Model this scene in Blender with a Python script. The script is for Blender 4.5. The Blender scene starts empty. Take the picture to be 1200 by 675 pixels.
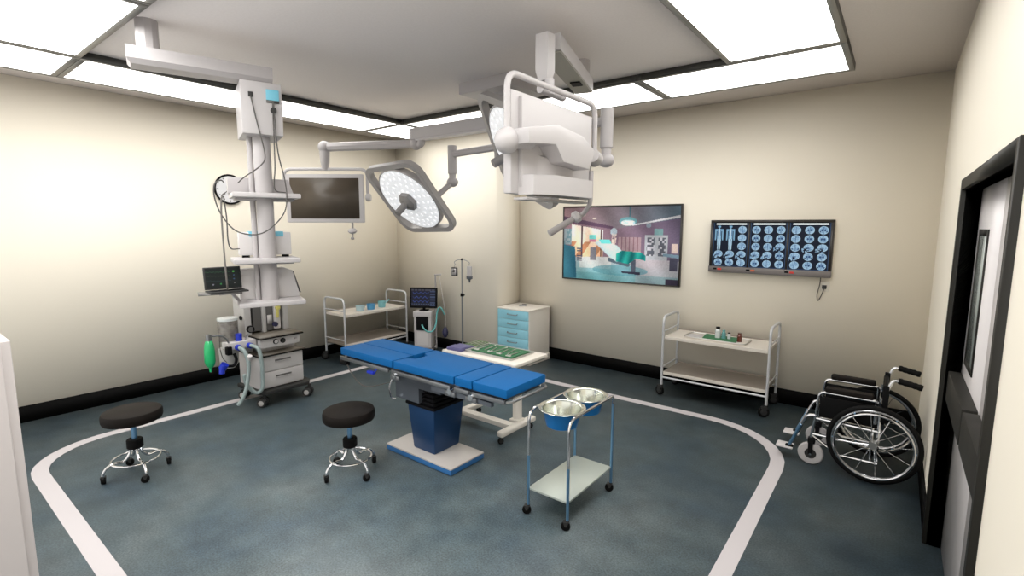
import bpy, bmesh, math, random
from mathutils import Vector, Matrix
random.seed(7)
V = Vector
COL = bpy.context.scene.collection
PI = math.pi

# ------------------------------------------------------------------ materials
MATS = {}
def mat(name, color, rough=0.5, metal=0.0, emit=None, estr=1.0, trans=0.0, coat=0.0, noise=None, bump=None, attr=None, spec=0.5):
    """noise=(scale, second colour, low, high)  bump=(scale, strength)  attr=colour attribute used as colour"""
    m = bpy.data.materials.new(name); m.use_nodes = True
    nt = m.node_tree; b = nt.nodes['Principled BSDF']
    b.inputs['Base Color'].default_value = (*color, 1)
    b.inputs['Roughness'].default_value = rough
    b.inputs['Metallic'].default_value = metal
    b.inputs['Specular IOR Level'].default_value = spec
    if trans: b.inputs['Transmission Weight'].default_value = trans
    if coat: b.inputs['Coat Weight'].default_value = coat
    if emit:
        b.inputs['Emission Color'].default_value = (*emit, 1)
        b.inputs['Emission Strength'].default_value = estr
    if noise or bump:
        tc = nt.nodes.new('ShaderNodeTexCoord')
    if noise:
        n = nt.nodes.new('ShaderNodeTexNoise'); n.inputs['Scale'].default_value = noise[0]; n.inputs['Detail'].default_value = 6
        nt.links.new(tc.outputs['Object'], n.inputs['Vector'])
        r = nt.nodes.new('ShaderNodeValToRGB')
        r.color_ramp.elements[0].position = noise[2]; r.color_ramp.elements[1].position = noise[3]
        r.color_ramp.elements[0].color = (*color, 1); r.color_ramp.elements[1].color = (*noise[1], 1)
        nt.links.new(n.outputs['Fac'], r.inputs['Fac']); nt.links.new(r.outputs['Color'], b.inputs['Base Color'])
    if bump:
        n2 = nt.nodes.new('ShaderNodeTexNoise'); n2.inputs['Scale'].default_value = bump[0]; n2.inputs['Detail'].default_value = 3
        nt.links.new(tc.outputs['Object'], n2.inputs['Vector'])
        bp = nt.nodes.new('ShaderNodeBump'); bp.inputs['Strength'].default_value = bump[1]; bp.inputs['Distance'].default_value = 0.002
        nt.links.new(n2.outputs['Fac'], bp.inputs['Height']); nt.links.new(bp.outputs['Normal'], b.inputs['Normal'])
    if attr:
        a = nt.nodes.new('ShaderNodeAttribute'); a.attribute_name = attr
        nt.links.new(a.outputs['Color'], b.inputs['Emission Color' if emit else 'Base Color'])
    MATS[name] = m
    return m

mat('wall', (0.83, 0.777, 0.672), 0.55, noise=(2.0, (0.84, 0.787, 0.682), 0.3, 0.7), bump=(180, 0.05), spec=0.3)
mat('ceiling', (0.70, 0.66, 0.65), 0.8, noise=(60, (0.72, 0.68, 0.67), 0.4, 0.6))
mat('baseboard', (0.003, 0.003, 0.003), 0.6, spec=0.05)
mat('tape', (0.52, 0.49, 0.505), 0.5)
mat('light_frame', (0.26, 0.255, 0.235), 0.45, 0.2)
mat('light_frame_side_shade', (0.05, 0.05, 0.045), 0.5)  # shade on the frame's side faces, put into the colour
for _k, _e in (('low', 3.8), ('mid', 6.4), ('high', 12.0)):
    mat('diffuser_'+_k, (0.9, 0.9, 0.9), 0.5, emit=(1.0, 0.985, 0.955), estr=_e)
mat('white', (0.47, 0.452, 0.458), 0.38, spec=0.35)
mat('white_warm', (0.76, 0.72, 0.66), 0.35)
mat('pendant', (0.40, 0.38, 0.385), 0.4, spec=0.3)
mat('pendant_dark', (0.33, 0.315, 0.315), 0.4)
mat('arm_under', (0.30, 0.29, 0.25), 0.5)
mat('cabinet_white', (0.56, 0.525, 0.525), 0.4)
mat('lamp_frame', (0.34, 0.325, 0.32), 0.4, 0.1)
mat('lamp_hub', (0.20, 0.19, 0.185), 0.4)
mat('lamp_disc', (0.75, 0.77, 0.8), 0.3, emit=(0.95, 0.97, 1.0), estr=0.35)
mat('led', (0.8, 0.8, 0.85), 0.2, emit=(1, 1, 1), estr=0.55)
mat('screen_off', (0.075, 0.06, 0.045), 0.35, spec=0.4)
mat('black', (0.004, 0.004, 0.0045), 0.55, spec=0.1)
mat('black_gloss', (0.01, 0.01, 0.012), 0.2)
mat('rubber', (0.005, 0.005, 0.005), 0.6, spec=0.1)
mat('leather', (0.009, 0.007, 0.006), 0.55, bump=(250, 0.3), spec=0.12)
mat('dark_grey', (0.03, 0.03, 0.03), 0.5, spec=0.3)
mat('door_frame', (0.022, 0.021, 0.018), 0.5, spec=0.12)
mat('guard', (0.026, 0.025, 0.022), 0.5, spec=0.12)
mat('door_leaf', (0.60, 0.57, 0.57), 0.4)
mat('door_glass', (0.30, 0.33, 0.31), 0.12, spec=0.8)
mat('chrome', (0.72, 0.73, 0.75), 0.16, 1.0)
mat('steel', (0.60, 0.60, 0.58), 0.3, 1.0)
mat('brushed', (0.30, 0.31, 0.325), 0.34, 0.9)
mat('steel_blue_reflect', (0.22, 0.42, 0.66), 0.28, 0.9)  # plain steel with a blue reflection painted into its colour
mat('bowl_in', (0.70, 0.72, 0.66), 0.2, 1.0)
mat('bowl_out_reflect', (0.01, 0.16, 0.46), 0.3, 0.2)  # basin outside coloured as a blue reflection from below
mat('shelf_steel', (0.55, 0.60, 0.55), 0.35, 0.5)
mat('mattress', (0.001, 0.100, 0.31), 0.6, bump=(400, 0.15), spec=0.2)
mat('mattress_side', (0.003, 0.10, 0.37), 0.5)
mat('bed_blue_reflect', (0.010, 0.045, 0.13), 0.3, 0.3)  # pedestal colour imitates a blue reflection
mat('bed_base', (0.52, 0.49, 0.47), 0.35)
mat('bed_base_side_reflect', (0.03, 0.14, 0.36), 0.35)  # edge of the base plate tinted blue as a painted reflection
mat('bed_grey', (0.12, 0.135, 0.16), 0.35, 0.5)
mat('accordion', (0.004, 0.004, 0.005), 0.6, spec=0.1)
mat('cart_white', (0.52, 0.53, 0.55), 0.35, 0.25)
mat('cart_shelf', (0.62, 0.575, 0.515), 0.4)
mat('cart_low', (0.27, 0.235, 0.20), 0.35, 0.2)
mat('drawer_blue', (0.26, 0.56, 0.68), 0.4)
mat('pale_blue', (0.16, 0.48, 0.62), 0.4)
mat('green_cloth', (0.022, 0.12, 0.05), 0.8, noise=(60, (0.035, 0.16, 0.07), 0.4, 0.6))
mat('olive_cloth', (0.09, 0.15, 0.06), 0.8)
mat('purple', (0.10, 0.095, 0.22), 0.6)
mat('bag_green', (0.01, 0.42, 0.14), 0.35, coat=0.3)
mat('ana_body', (0.56, 0.54, 0.54), 0.35)
mat('ana_top', (0.12, 0.105, 0.085), 0.4)
mat('ana_dark', (0.10, 0.097, 0.094), 0.4)
mat('rack', (0.42, 0.41, 0.40), 0.4)
mat('hose', (0.30, 0.37, 0.37), 0.35)
mat('cobalt', (0.01, 0.03, 0.45), 0.4)
mat('canister', (0.20, 0.185, 0.17), 0.15, spec=0.7, noise=(18, (0.12, 0.11, 0.10), 0.4, 0.6))
mat('yellow', (0.60, 0.55, 0.16), 0.4)
mat('cable', (0.07, 0.065, 0.06), 0.5)
mat('cable_grey', (0.15, 0.14, 0.13), 0.5)
mat('red', (0.55, 0.03, 0.02), 0.4)
mat('orange', (0.50, 0.10, 0.04), 0.4)
mat('amber', (0.10, 0.02, 0.01), 0.15, coat=0.5)
mat('clear_glass', (0.55, 0.58, 0.58), 0.1, spec=0.8)
mat('teal_glass', (0.12, 0.30, 0.30), 0.15)
mat('cup_blue', (0.06, 0.25, 0.45), 0.4)
mat('cup_teal', (0.18, 0.42, 0.45), 0.4)
mat('cup_grey', (0.35, 0.48, 0.52), 0.4)
mat('clock_face', (0.72, 0.72, 0.74), 0.4)
mat('grey_rubber', (0.42, 0.40, 0.40), 0.6)
mat('teal_hose', (0.10, 0.36, 0.36), 0.4)
mat('navy_rubber', (0.02, 0.02, 0.06), 0.5)
mat('outlet', (0.70, 0.66, 0.58), 0.4)
mat('lightbox_case', (0.16, 0.145, 0.14), 0.35, 0.6)
mat('lightbox_frame', (0.035, 0.032, 0.03), 0.35)
mat('tube_light', (1, 1, 1), 0.5, emit=(0.9, 0.97, 1.0), estr=1.1)
mat('print', (1, 1, 1), 0.5, attr='paint', spec=0.15)
mat('film', (0.004, 0.006, 0.012), 0.4, attr='paint', emit=(1, 1, 1), estr=0.85, spec=0.15)
mat('ui', (0.004, 0.004, 0.006), 0.3, attr='paint', emit=(1, 1, 1), estr=0.8, spec=0.2)

def floor_material():
    m = bpy.data.materials.new('floor_vinyl'); m.use_nodes = True
    nt = m.node_tree; b = nt.nodes['Principled BSDF']; L = nt.links.new
    tc = nt.nodes.new('ShaderNodeTexCoord')
    n1 = nt.nodes.new('ShaderNodeTexNoise'); n1.inputs['Scale'].default_value = 1.3; n1.inputs['Detail'].default_value = 4; n1.inputs['Roughness'].default_value = 0.55
    n2 = nt.nodes.new('ShaderNodeTexNoise'); n2.inputs['Scale'].default_value = 95; n2.inputs['Detail'].default_value = 3
    n3 = nt.nodes.new('ShaderNodeTexNoise'); n3.inputs['Scale'].default_value = 6; n3.inputs['Detail'].default_value = 4
    for n in (n1, n2, n3): L(tc.outputs['Object'], n.inputs['Vector'])
    r1 = nt.nodes.new('ShaderNodeValToRGB'); e = r1.color_ramp.elements
    e[0].position = 0.36; e[0].color = (0.054, 0.082, 0.105, 1)
    e[1].position = 0.64; e[1].color = (0.096, 0.120, 0.128, 1)
    mid = r1.color_ramp.elements.new(0.5); mid.color = (0.074, 0.102, 0.115, 1)
    L(n1.outputs['Fac'], r1.inputs['Fac'])
    r3 = nt.nodes.new('ShaderNodeMapRange'); r3.inputs['From Min'].default_value = 0.3; r3.inputs['From Max'].default_value = 0.7
    r3.inputs['To Min'].default_value = 0.82; r3.inputs['To Max'].default_value = 1.18
    L(n3.outputs['Fac'], r3.inputs['Value'])
    r2 = nt.nodes.new('ShaderNodeMapRange'); r2.inputs['From Min'].default_value = 0.35; r2.inputs['From Max'].default_value = 0.7
    r2.inputs['To Min'].default_value = 0.75; r2.inputs['To Max'].default_value = 1.35
    L(n2.outputs['Fac'], r2.inputs['Value'])
    mu = nt.nodes.new('ShaderNodeMath'); mu.operation = 'MULTIPLY'; L(r2.outputs[0], mu.inputs[0]); L(r3.outputs[0], mu.inputs[1])
    vm = nt.nodes.new('ShaderNodeVectorMath'); vm.operation = 'SCALE'; L(r1.outputs['Color'], vm.inputs[0]); L(mu.outputs[0], vm.inputs['Scale'])
    L(vm.outputs[0], b.inputs['Base Color'])
    b.inputs['Roughness'].default_value = 0.42
    b.inputs['Specular IOR Level'].default_value = 0.35
    bp = nt.nodes.new('ShaderNodeBump'); bp.inputs['Strength'].default_value = 0.12; bp.inputs['Distance'].default_value = 0.002
    L(n2.outputs['Fac'], bp.inputs['Height']); L(bp.outputs['Normal'], b.inputs['Normal'])
    MATS['floor'] = m
floor_material()

# ------------------------------------------------------------------ mesh builder
def fillet(pts, r, n=5):
    """round the corners of an open polyline; r one radius or a list per inner point"""
    pts = [V(p) for p in pts]; out = [pts[0]]
    for i in range(1, len(pts) - 1):
        a, p, b = pts[i-1], pts[i], pts[i+1]
        rr = r[i-1] if isinstance(r, (list, tuple)) else r
        da, db = (a - p), (b - p)
        rr = min(rr, da.length * 0.49, db.length * 0.49)
        if rr < 1e-5: out.append(p); continue
        A = p + da.normalized() * rr; B = p + db.normalized() * rr
        for k in range(n + 1):
            t = k / n
            out.append(A * (1-t)**2 + p * 2*t*(1-t) + B * t*t)
    out.append(pts[-1])
    return out

def bez(p0, p1, p2, p3, n=14):
    p0, p1, p2, p3 = map(V, (p0, p1, p2, p3))
    return [p0*(1-t)**3 + p1*3*t*(1-t)**2 + p2*3*t*t*(1-t) + p3*t**3 for t in [k/n for k in range(n+1)]]

def spline(pts, n=8):
    pts = [V(p) for p in pts]; P = [pts[0]*2-pts[1]] + pts + [pts[-1]*2-pts[-2]]; out = []
    for i in range(1, len(P)-2):
        a, b, c, d = P[i-1], P[i], P[i+1], P[i+2]
        for k in range(n):
            t = k/n
            out.append(0.5*((2*b)+(c-a)*t+(2*a-5*b+4*c-d)*t*t+(3*b-a-3*c+d)*t**3))
    out.append(pts[-1])
    return out

class MB:
    def __init__(s, default='white'):
        s.bm = bmesh.new(); s.mats = []; s.cur = default
    def mi(s, m):
        m = m or s.cur
        if m not in s.mats: s.mats.append(m)
        return s.mats.index(m)
    def _paint(s, faces, m):
        i = s.mi(m)
        for f in faces: f.material_index = i
    def hull(s, pts, m=None):
        vs = [s.bm.verts.new(p) for p in pts]
        r = bmesh.ops.convex_hull(s.bm, input=vs)
        s._paint([g for g in r['geom'] if isinstance(g, bmesh.types.BMFace)], m); return s
    def box(s, x0, x1, y0, y1, z0, z1, m=None, bevel=0.0, seg=2, M=None, taper=None):
        if x0 > x1: x0, x1 = x1, x0
        if y0 > y1: y0, y1 = y1, y0
        if z0 > z1: z0, z1 = z1, z0
        co = [(x0,y0,z0),(x1,y0,z0),(x1,y1,z0),(x0,y1,z0),(x0,y0,z1),(x1,y0,z1),(x1,y1,z1),(x0,y1,z1)]
        if taper:   # scale of the bottom rectangle about its centre
            cx, cy = (x0+x1)/2, (y0+y1)/2
            co = [((x-cx)*taper[0]+cx, (y-cy)*taper[1]+cy, z) if z == z0 else (x, y, z) for x, y, z in co]
        co = [V(c) for c in co]
        if M: co = [M @ c for c in co]
        v = [s.bm.verts.new(c) for c in co]
        fs = [s.bm.faces.new([v[i] for i in q]) for q in ((3,2,1,0),(4,5,6,7),(0,1,5,4),(1,2,6,5),(2,3,7,6),(3,0,4,7))]
        s._paint(fs, m)
        if bevel > 0:
            es = list({e for f in fs for e in f.edges})
            i = s.mi(m)
            r = bmesh.ops.bevel(s.bm, geom=es, offset=min(bevel, 0.49*min(x1-x0, y1-y0, z1-z0)), segments=seg, profile=0.6, affect='EDGES')
            for f in r['faces']: f.material_index = i
        return s
    def prism(s, poly, lo, hi, axis='z', m=None, bevel=0.0, M=None):
        """extrude a 2D polygon along axis; poly in the other two axes (cyclic order)"""
        def P(a, b, c):
            p = V((a, b, c)) if axis == 'z' else (V((c, a, b)) if axis == 'x' else V((a, c, b)))
            return M @ p if M else p
        A = [s.bm.verts.new(P(a, b, lo)) for a, b in poly]; B = [s.bm.verts.new(P(a, b, hi)) for a, b in poly]
        n = len(poly); fs = [s.bm.faces.new(A[::-1]), s.bm.faces.new(B)]
        for i in range(n): fs.append(s.bm.faces.new((A[i], A[(i+1)%n], B[(i+1)%n], B[i])))
        bmesh.ops.recalc_face_normals(s.bm, faces=fs)
        s._paint(fs, m)
        if bevel > 0:
            es = list({e for f in fs for e in f.edges}); i = s.mi(m)
            r = bmesh.ops.bevel(s.bm, geom=es, offset=bevel, segments=2, profile=0.6, affect='EDGES')
            for f in r['faces']: f.material_index = i
        return s
    def lathe(s, prof, c=(0,0,0), axis=(0,0,1), n=24, m=None, closed=False, ms=None):
        """prof: list of (radius, height) ; ms: optional material per profile span"""
        c = V(c); ax = V(axis).normalized()
        u = ax.orthogonal().normalized(); w = ax.cross(u)
        rings = []
        for r, h in prof:
            if r < 1e-6: rings.append([s.bm.verts.new(c + ax*h)])
            else: rings.append([s.bm.verts.new(c + ax*h + u*r*math.cos(2*PI*k/n) + w*r*math.sin(2*PI*k/n)) for k in range(n)])
        fs = []
        pairs = list(zip(rings, rings[1:])) + ([(rings[-1], rings[0])] if closed else [])
        for q, (a, b) in enumerate(pairs):
            loc = []
            for k in range(n):
                k2 = (k+1) % n
                if len(a) == 1 and len(b) == 1: continue
                if len(a) == 1: loc.append(s.bm.faces.new((a[0], b[k2], b[k])))
                elif len(b) == 1: loc.append(s.bm.faces.new((a[k], a[k2], b[0])))
                else: loc.append(s.bm.faces.new((a[k], a[k2], b[k2], b[k])))
            s._paint(loc, ms[q] if ms else m); fs += loc
        if not closed:
            for g in (rings[0], rings[-1]):
                if len(g) > 1:
                    f = s.bm.faces.new(g); fs.append(f); s._paint([f], (ms[0] if g is rings[0] else ms[-1]) if ms else m)
        bmesh.ops.recalc_face_normals(s.bm, faces=fs)
        return s
    def cyl(s, p0, p1, r, m=None, r1=None, n=20, bev=0.0):
        p0, p1 = V(p0), V(p1); h = (p1-p0).length; r1 = r if r1 is None else r1
        if bev: prof = [(r-bev, 0), (r, bev), (r1, h-bev), (r1-bev, h)]
        else: prof = [(r, 0), (r1, h)]
        return s.lathe(prof, p0, p1-p0, n, m)
    def sph(s, c, r, m=None, n=20, sc=(1,1,1)):
        q = [(r*math.sin(PI*k/10), -r*math.cos(PI*k/10)) for k in range(11)]
        q[0] = (0, -r); q[-1] = (0, r)
        before = set(s.bm.verts)
        s.lathe(q, (0,0,0), (0,0,1), n, m)
        for v in s.bm.verts:
            if v not in before: v.co = V((v.co.x*sc[0], v.co.y*sc[1], v.co.z*sc[2])) + V(c)
        return s
    def torus(s, c, R, r, axis=(0,0,1), m=None, n=36, k=8):
        prof = [(R + r*math.cos(2*PI*i/k), r*math.sin(2*PI*i/k)) for i in range(k)]
        return s.lathe(prof, c, axis, n, m, closed=True)
    def tube(s, pts, r, m=None, n=8, closed=False):
        pts = [V(p) for p in pts]
        q = [pts[0]]
        for p in pts[1:]:
            if (p-q[-1]).length > 1e-5: q.append(p)
        pts = q; N = len(pts); rr = r if isinstance(r, (list, tuple)) else [r]*N
        T = []
        for i in range(N):
            if closed: t = pts[(i+1)%N]-pts[i-1]
            elif i == 0: t = pts[1]-pts[0]
            elif i == N-1: t = pts[-1]-pts[-2]
            else: t = (pts[i+1]-pts[i]).normalized()+(pts[i]-pts[i-1]).normalized()
            T.append(t.normalized() if t.length > 1e-7 else V((0,0,1)))
        u = T[0].orthogonal().normalized(); rings = []
        for i in range(N):
            u = (u - T[i]*u.dot(T[i]))
            u = u.normalized() if u.length > 1e-6 else T[i].orthogonal().normalized()
            w = T[i].cross(u)
            rings.append([s.bm.verts.new(pts[i]+u*rr[i]*math.cos(2*PI*k/n)+w*rr[i]*math.sin(2*PI*k/n)) for k in range(n)])
        fs = []
        for a, b in list(zip(rings, rings[1:])) + ([(rings[-1], rings[0])] if closed else []):
            for k in range(n): fs.append(s.bm.faces.new((a[k], a[(k+1)%n], b[(k+1)%n], b[k])))
        if not closed: fs += [s.bm.faces.new(rings[0][::-1]), s.bm.faces.new(rings[-1])]
        bmesh.ops.recalc_face_normals(s.bm, faces=fs)
        s._paint(fs, m); return s
    def build(s, name, parent=None, loc=None, M=None, kind=None):
        me = bpy.data.meshes.new(name)
        bmesh.ops.recalc_face_normals(s.bm, faces=s.bm.faces) if False else None
        for f in s.bm.faces: f.smooth = True
        for e in s.bm.edges:
            if len(e.link_faces) == 2 and e.calc_face_angle(0) > math.radians(32): e.smooth = False
        s.bm.to_mesh(me); s.bm.free()
        for m in s.mats: me.materials.append(MATS[m])
        o = bpy.data.objects.new(name, me); COL.objects.link(o)
        if parent: o.parent = parent
        if M: o.matrix_local = M
        if loc: o.location = loc
        if kind: o['kind'] = kind
        return o

def thing(name, label, cat, loc=(0,0,0), rz=0.0, group=None):
    o = bpy.data.objects.new(name, None); COL.objects.link(o)
    o.empty_display_size = 0.1
    o.location = loc; o.rotation_euler = (0, 0, rz)
    o['label'] = label; o['category'] = cat
    if group: o['group'] = group
    return o
def tag(o, label, cat, group=None):
    o['label'] = label; o['category'] = cat
    if group: o['group'] = group
    return o
def dup(root, loc, rz=None, label=None):
    def rec(o, par):
        c = o.copy(); COL.objects.link(c)
        if par: c.parent = par
        for ch in [x for x in bpy.data.objects if x.parent == o]: rec(ch, c)
        return c
    r = rec(root, None)
    r.location = loc
    if rz is not None: r.rotation_euler = (0, 0, rz)
    if label: r['label'] = label
    return r
def basis(origin, x, y, z):
    M = Matrix.Identity(4)
    for i, a in enumerate((x, y, z)):
        a = V(a)
        for j in range(3): M[j][i] = a[j]
    for j in range(3): M[j][3] = origin[j]
    return M

# painted grid (for prints, films and screens)
def painted(name, w, h, nx, ny, fn, material, parent=None, M=None):
    """flat sheet in local XZ (x 0..w, z 0..h), thin in y, colours per face from fn(u, v)"""
    me = bpy.data.meshes.new(name)
    vs = [(w*i/nx, 0, h*j/ny) for j in range(ny+1) for i in range(nx+1)]
    fs = [(j*(nx+1)+i, j*(nx+1)+i+1, (j+1)*(nx+1)+i+1, (j+1)*(nx+1)+i) for j in range(ny) for i in range(nx)]
    nb = len(vs)
    vs += [(0, 0.003, 0), (w, 0.003, 0), (w, 0.003, h), (0, 0.003, h)]
    fs.append((nb+3, nb+2, nb+1, nb))
    me.from_pydata(vs, [], fs)
    ca = me.color_attributes.new('paint', 'FLOAT_COLOR', 'POINT')
    data = []
    for j in range(ny+1):
        for i in range(nx+1):
            c = fn(i/nx, j/ny); data += [c[0], c[1], c[2], 1.0]
    data += [0.02, 0.02, 0.02, 1.0]*4
    ca.data.foreach_set('color', data)
    me.materials.append(MATS[material])
    o = bpy.data.objects.new(name, me); COL.objects.link(o)
    if parent: o.parent = parent
    if M: o.matrix_local = M
    return o

# ------------------------------------------------------------------ room
XA, YB, XR, YL, XP, ZC, YN = -6.3825, 5.772, 0.2646, 5.243, -4.324, 3.167, -0.40
T = 0.12
MB('floor').box(XA-T, XR+0.35, YN-T, YB+T, -0.1, 0).build('floor', kind='structure')
MB('ceiling').box(XA-T, XR+T, YN-T, YB+T, ZC, ZC+0.1).build('ceiling', kind='structure')
MB('wall').box(XA-T, XA, YN-T, YB+T, 0, ZC).build('wall_left', kind='structure')
w = MB('wall'); w.box(XA, XP, YL, YB+T, 0, ZC).box(XP, XR, YB, YB+T, 0, ZC); w.build('wall_back', kind='structure')
DY0, DY1, DZ = 2.05, 3.645, 2.05     # clear door opening in the right wall
w = MB('wall'); w.prism([(YN,0),(DY0,0),(DY0,DZ),(DY1,DZ),(DY1,0),(YB+T,0),(YB+T,ZC),(YN,ZC)], XR, XR+T, 'x')
w.build('wall_right', kind='structure')
bb, bt = 0.155, 0.015
MB('baseboard').box(XA, XA+bt, YN, YL, 0, bb).build('baseboard_left', kind='structure')
b = MB('baseboard'); b.box(XA+bt, XP, YL-bt, YL, 0, bb).box(XP, XP+bt, YL-bt, YB-bt, 0, bb).box(XP, XR-bt, YB-bt, YB, 0, bb)
b.build('baseboard_back', kind='structure')
b = MB('baseboard'); b.box(XR-bt, XR, DY1+0.055, YB, 0, bb).box(XR-bt, XR, YN, DY0-0.055, 0, bb); b.build('baseboard_right', kind='structure')

# floor tape rectangle with rounded corners
def tape():
    b = MB('tape'); x0, x1, y0, y1 = -5.43, -0.615, 0.632, 4.86; r = 0.72; hw = 0.05
    pts = []
    for cx, cy, a0 in ((x1-r, y1-r, 0), (x0+r, y1-r, PI/2), (x0+r*0.75, y0+r*0.75, PI), (x1-r, y0+r, 1.5*PI)):
        rr = r*0.75 if a0 == PI else r
        for k in range(9):
            a = a0 + PI/2*k/8; pts.append((cx+rr*math.cos(a), cy+rr*math.sin(a), math.cos(a), math.sin(a)))
    n = len(pts); O = []; I = []
    for x, y, nx, ny in pts:
        O.append([b.bm.verts.new((x+nx*hw, y+ny*hw, z)) for z in (0.0, 0.0015)])
        I.append([b.bm.verts.new((x-nx*hw, y-ny*hw, z)) for z in (0.0, 0.0015)])
    fs = []
    for i in range(n):
        j = (i+1) % n
        fs += [b.bm.faces.new((O[i][1], O[j][1], I[j][1], I[i][1])), b.bm.faces.new((O[i][0], O[j][0], O[j][1], O[i][1])),
               b.bm.faces.new((I[i][1], I[j][1], I[j][0], I[i][0])), b.bm.faces.new((O[i][0], I[i][0], I[j][0], O[j][0]))]
    bmesh.ops.recalc_face_normals(b.bm, faces=fs); b._paint(fs, 'tape')
    tag(b.build('floor_marking'), 'wide white tape line marking a rounded rectangle on the blue grey floor', 'floor marking')
tape()

# door in the right wall
def door():
    f = MB('door_frame'); xf = 0.245; xd = 0.335
    f.box(xf, xd+0.02, DY1, DY1+0.055, 0, DZ+0.055).box(xf, xd+0.02, DY0-0.055, DY0, 0, DZ+0.055).box(xf, xd+0.02, DY0, DY1, DZ, DZ+0.055)
    fr = f.build('door_1', kind='structure')
    YM = 2.86
    for a, c in ((YM+0.003, DY1), (DY0, YM-0.003)):
        lf = MB('door_leaf').box(0.33, 0.37, a, c, 0.005, DZ).build('door_leaf', fr)
        wy0, wy1 = ((3.20, 3.53) if a > YM else (2.32, 2.65))
        wf = MB('guard'); z0, z1 = 1.13, 1.84; t = 0.03; x0, x1 = 0.324, 0.332
        wf.box(x0, x1, wy0, wy0+t, z0, z1).box(x0, x1, wy1-t, wy1, z0, z1).box(x0, x1, wy0+t, wy1-t, z1-t, z1).box(x0, x1, wy0+t, wy1-t, z0, z0+t)
        wfo = wf.build('window_frame', lf)
        MB('door_glass').box(0.3275, 0.3299, wy0+t, wy1-t, z0+t, z1-t).build('pane', wfo)
        g0, g1 = ((YM+0.02, DY1-0.02) if a > YM else (DY0+0.05, YM-0.02))
        MB('guard').box(0.275, 0.33, g0, g1, 0.89, 1.055, bevel=0.004).build('push_plate', lf)
door()
MB('wall').box(XR+0.12, XR+0.16, DY0-0.3, DY1+0.3, 0, DZ+0.3).build('wall_corridor', kind='structure')

# ------------------------------------------------------------------ ceiling light ring
def ceiling_light(x0, x1, y0, y1, label, power='low'):
    t = thing('ceiling_light', label, 'ceiling light', ((x0+x1)/2, (y0+y1)/2, ZC), 0, 'flat ceiling light panels forming a square ring')
    a, b = (x1-x0)/2, (y1-y0)/2; fw, h = 0.040, 0.056
    f = MB('light_frame')
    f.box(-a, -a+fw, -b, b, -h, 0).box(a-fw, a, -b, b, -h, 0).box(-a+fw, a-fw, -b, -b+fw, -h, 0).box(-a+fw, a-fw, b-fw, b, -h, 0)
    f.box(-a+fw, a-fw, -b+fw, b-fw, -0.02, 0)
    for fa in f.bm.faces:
        if abs(fa.normal.z) < 0.5 and max(abs(fa.calc_center_median().x)-a, abs(fa.calc_center_median().y)-b) > -0.001: fa.material_index = f.mi('light_frame_side_shade')
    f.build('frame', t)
    MB('diffuser_'+power).box(-a+fw, a-fw, -b+fw, b-fw, -h+0.004, -0.021).build('diffuser', t)
XO0, XI0, XI1, XO1 = -5.875, -5.06, -1.175, -0.39
YO0, YI0, YI1, YO1 = 0.30, 1.145, 4.275, 5.06
g = 0.004
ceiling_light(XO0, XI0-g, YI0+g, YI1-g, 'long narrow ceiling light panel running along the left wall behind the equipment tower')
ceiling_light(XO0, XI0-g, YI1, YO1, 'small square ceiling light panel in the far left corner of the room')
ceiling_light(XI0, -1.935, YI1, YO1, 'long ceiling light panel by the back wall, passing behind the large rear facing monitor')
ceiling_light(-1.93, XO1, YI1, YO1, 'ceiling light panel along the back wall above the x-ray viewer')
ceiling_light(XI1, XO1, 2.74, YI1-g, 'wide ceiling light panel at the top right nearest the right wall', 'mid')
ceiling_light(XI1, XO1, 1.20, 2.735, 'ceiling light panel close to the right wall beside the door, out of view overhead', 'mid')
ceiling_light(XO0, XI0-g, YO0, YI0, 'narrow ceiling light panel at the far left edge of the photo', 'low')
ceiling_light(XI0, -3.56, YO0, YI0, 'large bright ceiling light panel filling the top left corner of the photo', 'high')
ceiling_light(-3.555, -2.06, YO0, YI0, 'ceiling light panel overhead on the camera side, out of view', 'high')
ceiling_light(-2.055, XO1, YO0, 1.195, 'ceiling light panel right above the camera, out of view', 'mid')

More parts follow.
